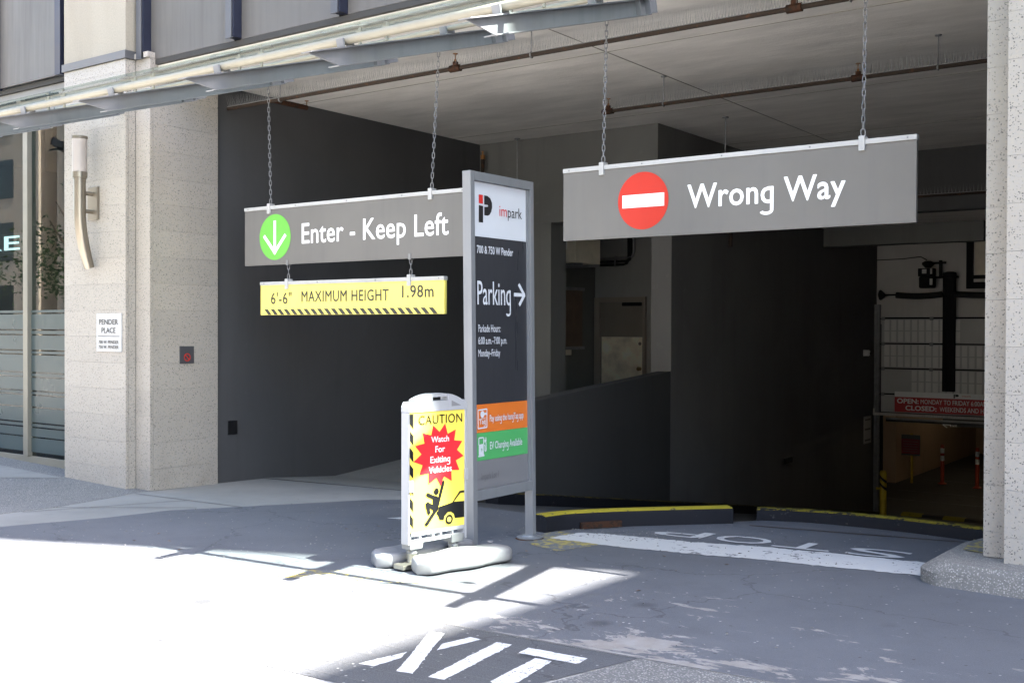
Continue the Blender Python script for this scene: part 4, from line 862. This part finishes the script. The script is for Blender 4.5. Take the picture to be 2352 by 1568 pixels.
c = pc.at(.62, 0, ctr+.13); MB().lathe((c.x, c.y, zg+.122), [(.02, 0), (.02, .008), (.012, .01)], 12).build('filler_cap', 'plastic_grey', f_pad, smooth=True)

# ---------------------------------------------------------------- wall fittings on the left pier
pcx = -10.515; yl = PX(183, 355, pcx).y
la = thing('wall_lamp', (pcx, 6.8, .6), 'brushed steel torch wall lamp with frosted tube shade on the left granite pier', 'lamp')
zt, zb, zcl, ztip = 2.02, 1.645, 1.60, .625
MB().lathe((pcx, yl, zt-.025), [(.082, 0), (.082, .025)], 20).build('cap', 'stainless', la, smooth=True)
MB().lathe((pcx, yl, zb), [(.076, 0), (.076, zt-.027-zb)], 20).build('shade', 'frosted', la, smooth=True)
MB().lathe((pcx, yl, zb-.085), [(.066, 0), (.066, .02), (.078, .022), (.078, .083)], 20).build('collar', 'stainless', la, smooth=True)
stm = [(pcx, yl, zb-.086), (pcx, yl, 1.4), (pcx, yl, 1.27)]+[(pcx, yl+(6.745-yl)*(k/9)**1.7, 1.2-.565*k/9) for k in range(10)]
MB().tube(stm, [.062]*8+[.061, .06, .058, .056, .054], 18).build('stem', 'stainless', la, smooth=True)
for z in (1.425, 1.235): MB().tube([(pcx, yl+.04, z), (pcx, 6.79, z)], .022, 12).build('arm', 'stainless', la, smooth=True)
MB().box(pcx-.09, pcx+.09, 6.782, 6.809, 1.15, 1.5).build('wall_plate', 'stainless', la, bevel=.004)
def plaque(name, label, pl, tl, br, mt_, cat='plaque', th=.012):
    a0, b1 = pl.hit(*tl); a1, b0 = pl.hit(*br); c = pl.at((a0+a1)/2, b0); t = thing(name, c, label, cat)
    MB().prism([pl.at(a0, b0, .001), pl.at(a1, b0, .001), pl.at(a1, b1, .001), pl.at(a0, b1, .001)], pl.n*th).build('plate', mt_, t, bevel=.002); return t, Plane(pl.O+pl.n*(th+.001), pl.A, pl.B), (a0, a1, b0, b1)
pF = Plane((0, 6.81, 0), (1, 0, 0), (0, 0, 1)); pS = Plane((-9.71, 0, 0), (0, 1, 0), (0, 0, 1))
t, q, (a0, a1, b0, b1) = plaque('address_plaque', 'white address plaque on the left granite pier reading Pender Place', pF, (224, 720), (281, 808), 'plaque_white')
wd = a1-a0; ht = b1-b0
text(q, 'PENDER', 'letter_dark', t, a0+.12*wd, a1-.12*wd, b1-.29*ht, .135*ht, bold=.012); text(q, 'PLACE', 'letter_dark', t, a0+.22*wd, a1-.22*wd, b1-.51*ht, .135*ht, bold=.012)
q.flat([(a0+.06*wd, b1-.605*ht), (a1-.06*wd, b1-.605*ht), (a1-.06*wd, b1-.59*ht), (a0+.06*wd, b1-.59*ht)], .002).build('rule', 'letter_dark', t)
text(q, '700 W. PENDER', 'letter_dark', t, a0+.1*wd, a1-.1*wd, b1-.79*ht, .08*ht, bold=.012); text(q, '750 W. PENDER', 'letter_dark', t, a0+.1*wd, a1-.1*wd, b1-.92*ht, .08*ht, bold=.012)
t, q, (a0, a1, b0, b1) = plaque('smoking_plaque', 'small grey no smoking plaque on the pier side facing the entrance', pS, (412, 795), (444, 834), 'plaque_grey')
cx_, cy_ = (a0+a1)/2, b0+.36*(b1-b0); mb = MB(); R_ = .042
for k in range(24):
    an, an2 = 2*math.pi*k/24, 2*math.pi*(k+1)/24; q.flat([(cx_+R_*math.cos(an), cy_+R_*math.sin(an)), (cx_+R_*math.cos(an2), cy_+R_*math.sin(an2)), (cx_+.034*math.cos(an2), cy_+.034*math.sin(an2)), (cx_+.034*math.cos(an), cy_+.034*math.sin(an))], .002, mb)
q.flat(stroke((cx_-.026, cy_+.026), (cx_+.026, cy_-.026), .008), .0028, mb); mb.build('prohibition_ring', 'sign_red', t)
q.flat(stroke((cx_-.024, cy_), (cx_+.022, cy_), .009), .0022).build('cigarette', 'vinyl_black', t)
t, q, _ = plaque('access_plate', 'small dark square access plate low on the charcoal left wall', Plane((XL, 0, 0), (0, 1, 0), (0, 0, 1)), (523, 966), (544, 996), 'vinyl_black', 'plate', .01)

# shop lettering inside the window
rs = thing('shop_sign', (-13.4, 8.1, .65), 'black sign box with white letters RE seen through the shop window', 'sign')
sp_ = Plane((0, 8.05, 0), (1, 0, 0), (0, 0, 1)); a1, b1 = sp_.hit(92, 531); _, b0 = sp_.hit(46, 586)
MB().box(a1-2.2, a1, 8.055, 8.16, b0, b1).build('sign_box', 'vinyl_black', rs)
le, lb = sp_.hit(-40, 579); le2, _ = sp_.hit(45, 579); _, lt = sp_.hit(45, 541)
text(sp_, 'RE', 'letter_glow', rs, le, le2, lb, lt-lb, off=.002, bold=.01)

# ---------------------------------------------------------------- sprinkler pipes with bird spikes
def sprinkler(Y, z, x0, x1, label, heads, hangers, spikes, r=.02, mt_='rusty_pipe'):
    t = thing('sprinkler_pipe', ((x0+x1)/2, Y, z), label, 'pipe', 'sprinkler pipes under the ceiling')
    MB().tube([(x0, Y, z), (x1, Y, z)], r, 12).build('pipe', mt_, t, smooth=True)
    for x in heads:
        MB().tube([(x-.06, Y, z), (x+.06, Y, z)], r+.014, 12).tube([(x, Y, z), (x, Y, z+.06)], .026, 10).build('tee', 'rust', t, smooth=True)
        MB().lathe((x, Y, z+.06), [(.012, 0), (.012, .02), (.005, .03), (.005, .07), (.024, .072), (.024, .078)], 10).build('sprinkler_head', 'copper', t, smooth=True)
    for x in hangers:
        MB().tube([(x, Y, z+r), (x, Y, ZC-.002)], .006, 6).lathe((x, Y, ZC-.012), [(.03, 0), (.03, .011)], 10).build('hanger', 'galvanised', t, smooth=True)
        MB().tube([(x+.0, Y+(r+.004)*math.sin(a), z+(r+.004)*math.cos(a)) for a in [2*math.pi*k/12 for k in range(12)]], .008, 5, closed=True).build('hanger_ring', 'galvanised', t, smooth=True)
    if spikes:
        mb = MB(); x = x0+.02; rnd = random.Random(3)
        while x < x1:
            for dy in (-.03, .0, .03):
                p = Vector((x, Y+dy*.3, z+r)); e = p+Vector((rnd.uniform(-.02, .02), dy*1.3+rnd.uniform(-.01, .01), .13)); u = Vector((.0015, 0, 0)); v = Vector((0, .0015, 0)); k = len(mb.v)
                mb.add([p-u, p+u, p+v*1.7, e], [(0, 1, 3), (1, 2, 3), (2, 0, 3)])
            x += spikes
        mb.box(x0, x1, Y-.012, Y+.012, z+r-.003, z+r+.004); mb.build('bird_spikes', 'clamp_grey', t, kind='stuff')
    return t
s1 = sprinkler(7.931, 2.43, -9.7, 3.0, 'long rusty sprinkler pipe with bird spikes nearest the street', [-6.45, -3.15, -.4], [-8.85, -5.58, -2.72], .028)
MB().tube([(-9.05, 7.95, 2.46), (-9.05, 8.5, 2.46)], .028, 10).build('branch', 'rust', s1, smooth=True)
MB().lathe((-9.05, 8.5, 2.46), [(.012, 0), (.012, .02), (.005, .03), (.005, .07), (.024, .072), (.024, .078)], 10).build('sprinkler_head', 'copper', s1, smooth=True)
sprinkler(10.28, 2.385, -6.28, 3.0, 'rusty sprinkler pipe with bird spikes in the middle of the ceiling', [-6.2, -3.45, -.5], [-5.52, -2.72], .034)
sprinkler(16.6, 1.98, -6.7, 3.0, 'rusty sprinkler pipe across the far dark bulkhead', [-3.2], [-5.9, -3.6], .05)
for nm, x, y, z0_, z1_, lab in (('riser_pipe', -9.62, 12.46, -1.7, 2.5, 'dark riser pipe in the far corner of the left wall'), ('riser_pipe', -2.62, 12.2, -2.2, 2.28, 'dark riser pipe in the ramp seen beside the right pier'), ('riser_pipe', -6.74, 14.6, 1.2, 2.3, 'thin dark riser pipe on the wall above the Wrong Way sign')):
    t = thing(nm, (x, y, z0_), lab, 'pipe', 'riser pipes'); MB().tube([(x, y, z0_), (x, y, z1_)], .028, 10).build('pipe', 'rusty_pipe', t, smooth=True)
    MB().lathe((x, y, z1_), [(.036, -.06), (.036, 0), (.012, .001), (.012, .05), (.022, .052), (.022, .058)], 10).build('sprinkler_head', 'copper', t, smooth=True)
for x, y, lab in ((-5.94, 12.7, 'thin threaded rod hanging from the ceiling above the Wrong Way sign'), (-9.0, 12.45, 'thin threaded rod hanging before the far grey bulkhead')):
    t = thing('hanger_rod', (x, y, 1.5), lab, 'rod', 'ceiling rods'); MB().tube([(x, y, 1.5), (x, y, ZC-.002)], .008, 6).lathe((x, y, ZC-.014), [(.04, 0), (.04, .012)], 10).build('rod', 'galvanised', t, smooth=True)

# ---------------------------------------------------------------- recess behind the bulkhead
ac = thing('air_conditioner', (-9.4, 14.1, .95), 'beige wall mounted air conditioner on steel brackets in the recess', 'air conditioner')
MB().box(-9.895, -8.85, 13.75, 14.45, 1.0, 1.62).build('case', 'ac_beige', ac, bevel=.01)
MB().box(-9.3, -9.0, 13.71, 13.749, 1.2, 1.55).build('outlet_frame', 'fixture_white', ac, bevel=.012)
mb = MB()
for k in range(5): mb.box(-9.27, -9.03, 13.69, 13.709, 1.24+.06*k, 1.265+.06*k)
mb.build('grille', 'black_metal', ac)
for y in (13.85, 14.35):
    MB().box(-9.898, -8.8, y-.02, y+.02, .955, .995).obox((-9.65, y, .82), (.2, 0, .115), (0, .015, 0), (.01, 0, -.018)).build('bracket', 'galvanised', ac)
cb = thing('wall_cabinet', (-9.7, 14.7, -.33), 'shallow brown plywood wall cabinet with grey edges in the recess', 'cabinet')
MB().box(-9.898, -9.52, 14.4, 15.0, -.28, .62).build('body', 'wood_ply', cb); MB().box(-9.898, -9.5, 14.36, 15.04, .621, .67).build('edge', 'galvanised', cb); MB().box(-9.898, -9.5, 14.36, 15.04, -.33, -.281).build('edge', 'galvanised', cb); MB().box(-9.55, -9.5, 14.36, 14.399, -.28, .62).build('edge', 'galvanised', cb)
MB().box(-9.8, -9.6, 14.6, 14.8, -.42, -.331).build('outlet_box', 'ac_beige', cb)
cd = thing('conduit', (-9.2, 15.9, 1.1), 'black conduit pipes bending up the grey wall above the door', 'conduit')
for k, z in enumerate((1.09, 1.145, 1.2)):
    xe = -9.2+.05*k; MB().tube([(-10.1, 15.93, z), (xe-.1, 15.93, z), (xe-.03, 15.93, z+.02), (xe, 15.93, z+.09), (xe, 15.93, 2.4)], .022, 8).build('pipe', 'black_metal' if k != 2 else 'galvanised', cd, smooth=True)
for x in (-9.95, -9.45): MB().box(x-.012, x+.012, 15.9, 15.99, 1.06, 1.235).build('strap', 'galvanised', cd)
t = thing('door_hook', (-9.86, 15.2, .09), 'small white wall hook left of the brown door', 'hook'); MB().box(-9.899, -9.86, 15.1, 15.2, .09, .13).tube([(-9.87, 15.15, .11), (-9.8, 15.1, .10), (-9.76, 15.08, .13)], .01, 8).build('bar', 'fixture_white', t, bevel=.004)

# ---------------------------------------------------------------- overhead door
od = thing('overhead_door', (-5.1, 21.52, -1.67), 'grey sectional overhead door half raised at the foot of the ramp', 'garage door')
zs_ = [.235, -.255, -.736, -1.234, -1.60]; XD0, XD1 = -6.70, -3.25
MB().box(XD0, XD1, 21.482, 21.5, -1.62, .25).build('light_seal', 'black_metal', od)  # sheet added to stop lamp light leaking between the sections
MB().box(-6.829, -6.69, 21.49, 21.56, ZF, .119).build('jamb', 'black_metal', od)  # filler added to block light leaking beside the track
for i, (zt_, zb_) in enumerate(zip(zs_, zs_[1:])):
    p = MB().box(XD0, XD1, 21.44, 21.48, zb_+.008, zt_-.008).build('section', 'door_panel', od, bevel=.004)
    mb = MB(); hh_ = (zt_-zb_-.06)/2
    for k in range(26):
        x = XD0+.06+k*.131
        if (i == 0 and 10 < k < 21) or (i == 2 and k < 4) or i == 3: continue
        for r_ in (0, 1): mb.box(x, x+.095, 21.432, 21.4395, zb_+.028+r_*(hh_+.008), zb_+.028+r_*(hh_+.008)+hh_-.012)
    if mb.v: mb.build('raised_rib', 'door_rib', p)
    MB().box(XD0-.02, XD1, 21.41, 21.4315, zt_-.02, zt_-.005).build('strut', 'black_metal', p)
    for x in (-6.66, -5.75, -4.4): MB().box(x-.03, x+.03, 21.405, 21.4305, zt_-.045, zt_+.02).build('hinge', 'galvanised', p)
MB().box(-6.91, XD1, 21.36, 21.43, -1.658, -1.605).box(-6.91, -6.80, 21.36, 21.43, -1.606, -1.53).build('bottom_bar', 'pale_paint', od, bevel=.006)
MB().box(-6.60, XD1, 21.42, 21.48, -1.735, -1.70).build('bottom_seal', 'galvanised', od); MB().box(-6.60, XD1, 21.43, 21.47, -1.775, -1.7355).build('rubber_seal', 'black_rubber', od)
for x0, x1 in ((-6.825, -6.775), (-6.765, -6.725)): MB().box(x0, x1, 21.39, 21.48, ZF, .5).build('track', 'galvanised', od, bevel=.004)
dt = Plane((0, 21.36, 0), (1, 0, 0), (0, 0, 1)); text(dt, 'PENDER PLACE', 'fixture_white', od, -5.83, -5.13, -1.652, .042, off=.002, bold=.01); text(dt, 'PACIFIC CENTRE', 'fixture_white', od, -5.02, -4.2, -1.652, .042, off=.002, bold=.01)
op = thing('door_operator', (-5.4, 21.4, -1.2), 'black motor operator, torsion spring and post in front of the overhead door', 'motor')
MB().tube([(-6.70, 21.3, .68), (-3.4, 21.3, .68)], .016, 10).build('shaft', 'black_metal', op, smooth=True)
MB().lathe((-6.72, 21.3, .68), [(.03, 0), (.1, .03), (.1, .05), (.05, .11), (.03, .12)], 16, (1, 0, 0)).build('cable_drum', 'black_metal', op, smooth=True)
for x0, x1 in ((-6.38, -5.53), (-5.30, -4.2)):
    pts = [(x0+(x1-x0)*k/12, 21.3, .675-.028*math.sin(math.pi*k/12)) for k in range(13)]; MB().tube(pts, .058, 12).build('torsion_spring', 'black_rubber', op, smooth=True)
MB().box(-5.52, -5.47, 21.30, 21.42, -1.15, 1.0).box(-5.36, -5.31, 21.30, 21.42, -1.15, 1.0).box(-5.47, -5.36, 21.33, 21.36, -1.15, 1.0).build('post', 'black_metal', op)
MB().lathe((-5.41, 21.36, .98), [(.1, 0), (.12, .03), (.12, .1), (.06, .12)], 16).build('sprocket', 'black_metal', op, smooth=True)
MB().box(-5.95, -5.68, 21.2, 21.42, 1.02, 1.17).lathe((-5.80, 21.3, .80), [(.14, 0), (.15, .03), (.15, .2), (.11, .22)], 16).build('motor', 'black_metal', op, bevel=.01)
MB().lathe((-5.79, 21.3, 1.18), [(.05, 0), (.11, .06), (.11, .1), (.05, .13)], 16).build('gearbox', 'black_metal', op, smooth=True)
MB().box(-5.70, -5.48, 21.33, 21.38, 1.25, 1.29).box(-5.6, -5.55, 21.33, 21.38, .98, 1.32).box(-5.7, -5.25, 21.33, 21.38, .98, 1.02).build('bracket', 'black_metal', op)
for x, z, w_, h_ in ((-5.87, 1.07, .08, .08), (-5.72, 1.06, .035, .1), (-5.71, .85, .05, .12)): MB().box(x, x+w_, 21.12 if z < 1 else 21.185, 21.13 if z < 1 else 21.199, z, z+h_).build('maker_label', 'fixture_white', op)
MB().tube([(-6.82, 21.5, 1.37), (-6.3, 21.45, 1.375), (-5.95, 21.38, 1.40), (-5.82, 21.33, 1.33)], .01, 6).build('wire', 'cable', op)
eb = thing('control_window', (-4.6, 21.5, .75), 'lit dark framed booth window beside the door motor', 'window')
MB().box(-5.14, -5.03, 21.45, 21.549, .78, 1.74).box(-5.03, -4.0, 21.45, 21.549, .78, .9).box(-5.03, -4.0, 21.45, 21.549, 1.66, 1.74).build('frame', 'black_metal', eb); MB().box(-5.0, -4.0, 21.50, 21.54, 1.03, 1.655).build('pane', 'ac_beige', eb); MB().box(-5.03, -4.0, 21.46, 21.53, .96, 1.03).build('sill', 'black_metal', eb)
bn = thing('hours_banner', (-5.2, 21.38, -1.573), 'red and white opening hours banner on the raised overhead door', 'banner')
MB().box(-6.42, -3.9, 21.385, 21.398, -1.573, -1.286).build('red_panel', 'banner_red', bn); MB().box(-6.42, -3.9, 21.385, 21.398, -1.2855, -1.183).build('white_panel', 'sign_white', bn)
bp_ = Plane((0, 21.385, 0), (1, 0, 0), (0, 0, 1))
for txt, x0, x1, z, cp, bd in (('OPEN:', -6.37, -5.97, -1.405, .088, .03), ('MONDAY TO FRIDAY 6:00AM', -5.93, -4.74, -1.405, .085, .005), ('CLOSED:', -6.21, -5.64, -1.535, .088, .03), ('WEEKENDS AND HOLIDAYS', -5.58, -4.42, -1.535, .085, .005)): text(bp_, txt, 'sign_white', bn, x0, x1, z, cp, off=.002, bold=bd)
mb = MB(); bp_.flat([(-5.33, -1.275), (-5.305, -1.275), (-5.305, -1.2), (-5.33, -1.2)], .002, mb); bp_.flat([(-5.3, -1.245)]+[(-5.27+.035*math.cos(a), -1.222+.025*math.sin(a)) for a in [math.radians(x) for x in (-60, -20, 20, 60)]]+[(-5.3, -1.2)], .002, mb); mb.build('logo', 'vinyl_black', bn, tri=True)
text(bp_, 'impark', 'logo_red', bn, -5.18, -5.02, -1.24, .03, off=.002)

# ---------------------------------------------------------------- lower level furniture
bo = thing('bollard', (-6.57, 21.2, ramp(21.2)), 'yellow steel bollard with black stripes at the garage door', 'bollard')
zb_ = ramp(21.2); MB().lathe((-6.57, 21.2, zb_), [(.065, 0), (.065, .9), (.05, .94), (.01, .95)], 16).build('post', 'bollard_yellow', bo, smooth=True)
mb = MB()
for z in (.62, .76):
    n_ = 16; ring = [(-6.57+.0665*math.cos(2*math.pi*k/n_), 21.2+.0665*math.sin(2*math.pi*k/n_), zb_+z-.06*math.cos(2*math.pi*k/n_)) for k in range(n_)]
    mb.add(ring+[(x, y, z_+.055) for x, y, z_ in ring], [(k, (k+1) % n_, n_+(k+1) % n_, n_+k) for k in range(n_)])
mb.build('black_stripe', 'vinyl_black', bo); MB().box(-6.70, -6.635, 21.18, 21.22, zb_+.57, zb_+.61).build('bracket', 'bollard_yellow', bo)
for x, y, lab in ((-7.05, 27.3, 'orange red lane post with white bands, nearer the notice'), (-6.195, 27.04, 'orange red lane post with white bands, beside the right pier edge')):
    t = thing('lane_post', (x, y, ZF), lab, 'post', 'lane posts in the garage'); MB().lathe((x, y, ZF), [(.1, 0), (.1, .02), (.045, .04), (.045, .92), (.03, .95)], 14).build('post', 'post_red', t, smooth=True)
    for z in (.56, .74): MB().lathe((x, y, ZF+z), [(.0465, 0), (.0465, .12)], 14).build('white_band', 'sign_white', t, smooth=True)
ns = thing('notice_sign', (-7.69, 27.0, ZF), 'dark red notice board on a yellow pole inside the garage', 'sign')
MB().tube([(-7.69, 27.03, ZF), (-7.70, 27.03, -2.5)], .03, 10).build('pole', 'bollard_yellow', ns, smooth=True); MB().box(-7.93, -7.49, 26.98, 27.0, -3.03, -2.53).build('board', 'plaque_grey', ns); MB().box(-7.925, -7.495, 26.972, 26.979, -2.99, -2.63).build('red_panel', 'notice_red', ns)
mb = MB()
for k in range(5): mb.box(-7.88, -7.54, 26.968, 26.971, -2.70-.06*k, -2.69-.06*k)
mb.build('print_line', 'pylon_grey', ns)
sw = thing('speed_hump', (-5.5, 22.25, ZF), 'black and yellow striped speed hump across the garage floor', 'speed hump')
for k in range(9):
    x = -6.5+k*.4; MB().prism([(x, 22.1, ZF+.002), (x, 22.4, ZF+.002), (x, 22.33, ZF+.05), (x, 22.17, ZF+.05)], (.398, 0, 0)).build('segment', 'black_rubber' if k % 2 else 'yellow_road_paint', sw)
xs = thing('exit_sign', (-6.2, 25.5, -2.0), 'dark hanging exit sign with white arrow below the garage ceiling', 'sign')
q = Plane((0, 25.5, 0), (1, 0, 0), (0, 0, 1)); a0, b1 = q.hit(2165, 960); a1, b0 = q.hit(2300, 985)
MB().box(a0, a1, 25.501, 25.53, b0, b1+.2).build('board', 'vinyl_black', xs); a2, b2 = q.hit(*ph(1035, 480, 3220, 1440, 3.016)); a3, _ = q.hit(*ph(1112, 480, 3220, 1440, 3.016)); text(q, 'Exit', 'sign_white', xs, a2, a3, b2, .055, off=.002, bold=.01)
al, bl = q.hit(*ph(950, 455, 3220, 1440, 3.016)); mb = MB(); q.flat(stroke((al, bl), (al+.18, bl), .016), .002, mb); q.flat(stroke((al, bl), (al+.1, bl-.07), .016), .0025, mb); mb.build('arrow', 'sign_white', xs)
for x in (a0+.1, a1-.1): MB().tube([(x, 25.515, b1+.2), (x, 25.515, -1.351)], .008, 6).build('hanger', 'galvanised', xs)
lf_ = thing('ceiling_light', (-5.6, 24.2, -1.5), 'lit fluorescent strip light under the garage ceiling', 'light')
MB().box(-6.7, -4.2, 24.1, 24.3, -1.42, -1.351).build('housing', 'fixture_white', lf_); MB().tube([(-6.65, 24.2, -1.45), (-4.25, 24.2, -1.45)], .02, 8).build('tube', 'tube_glow', lf_, smooth=True)
lf2 = thing('ceiling_light', (-5.6, 29.5, -1.5), 'lit fluorescent strip light deeper in the garage', 'light')
MB().box(-7.2, -4.7, 29.4, 29.6, -1.42, -1.351).build('housing', 'fixture_white', lf2); MB().tube([(-7.15, 29.5, -1.45), (-4.75, 29.5, -1.45)], .02, 8).build('tube', 'tube_glow', lf2, smooth=True)
pWl = Plane((XW, 0, 0), (0, 1, 0), (0, 0, 1))
def onwall(n_, lab, tl, br, mt_, th, cat):
    t, q, bb = plaque(n_, lab, pWl, tl, br, mt_, cat, th); return t, q, bb
t, q, (a0, a1, b0, b1) = onwall('wall_notice', 'narrow pale notice on the dark wall left of the overhead door', ph(878, 690, 2880, 1280), ph(942, 925, 2880, 1280), 'plaque_white', .01, 'notice')
mb = MB()
for k in (.1, .45, .85): q.flat([(a0+.1*(a1-a0), b1-(b1-b0)*(k+.06)), (a1-.1*(a1-a0), b1-(b1-b0)*(k+.06)), (a1-.1*(a1-a0), b1-(b1-b0)*k), (a0+.1*(a1-a0), b1-(b1-b0)*k)], .002).build('print_line', 'plaque_grey', t)
cm = thing('security_camera', pWl.at(*pWl.hit(*ph(880, 125, 2880, 1280))), 'small white security camera high on the dark ramp wall', 'camera'); c = pWl.at(*pWl.hit(*ph(882, 105, 2880, 1280)))
MB().box(c.x+.001, c.x+.03, c.y-.06, c.y+.06, c.z-.06, c.z+.06).build('mount', 'fixture_white', cm, bevel=.005); MB().lathe((c.x+.03, c.y, c.z), [(.055, 0), (.06, .06), (.03, .09)], 14, (1, 0, 0)).build('housing', 'fixture_white', cm, smooth=True); MB().lathe((c.x+.12, c.y, c.z-.005), [(.03, -.03), (.03, .01)], 12, (1, 0, 0)).build('lens', 'black_metal', cm, smooth=True)
t, q, _ = onwall('card_reader', 'small dark socket box low on the dark ramp wall', ph(145, 1075, 2880, 1280), ph(210, 1105, 2880, 1280), 'black_metal', .03, 'box')

# ---------------------------------------------------------------- grit and leaf litter on the driveway
rnd = random.Random(11); mb = MB()
for k in range(420):
    x = rnd.uniform(-8.2, -1.9); y = rnd.uniform(4.3, 7.1) if rnd.random() < .75 else rnd.uniform(6.9, 7.4)
    if rnd.random() < .35: x, y = rnd.gauss(-4.3, .35), rnd.gauss(7.2, .12)
    r = rnd.uniform(.004, .011); a = rnd.random()*6.28; z = g(x, y)+.005; u = Vector((math.cos(a), math.sin(a), 0))*r; v = Vector((-math.sin(a), math.cos(a), 0))*r*rnd.uniform(.4, .9)
    p = Vector((x, y, z)); mb.add([p-u, p+v, p+u, p-v, p+Vector((0, 0, r*.6))], [(0, 1, 4), (1, 2, 4), (2, 3, 4), (3, 0, 4), (3, 2, 1, 0)])
mb.build('grit', 'kerb_concrete', kind='stuff')
lm = MB().add([(-.02, 0, .003), (0, .009, .007), (.022, 0, .004), (0, -.008, .009)], [(0, 1, 2, 3)]).mesh('leaf', 'wood_ply', W((0, 0, 0)))
bpy.data.objects['driveway']
for k in range(16):
    x, y = rnd.uniform(-7.5, -2.2), rnd.uniform(4.5, 7.0); o = inst('leaf', lm, drive, (x, y, g(x, y)+.002)); o.rotation_euler.z = rnd.random()*6.28
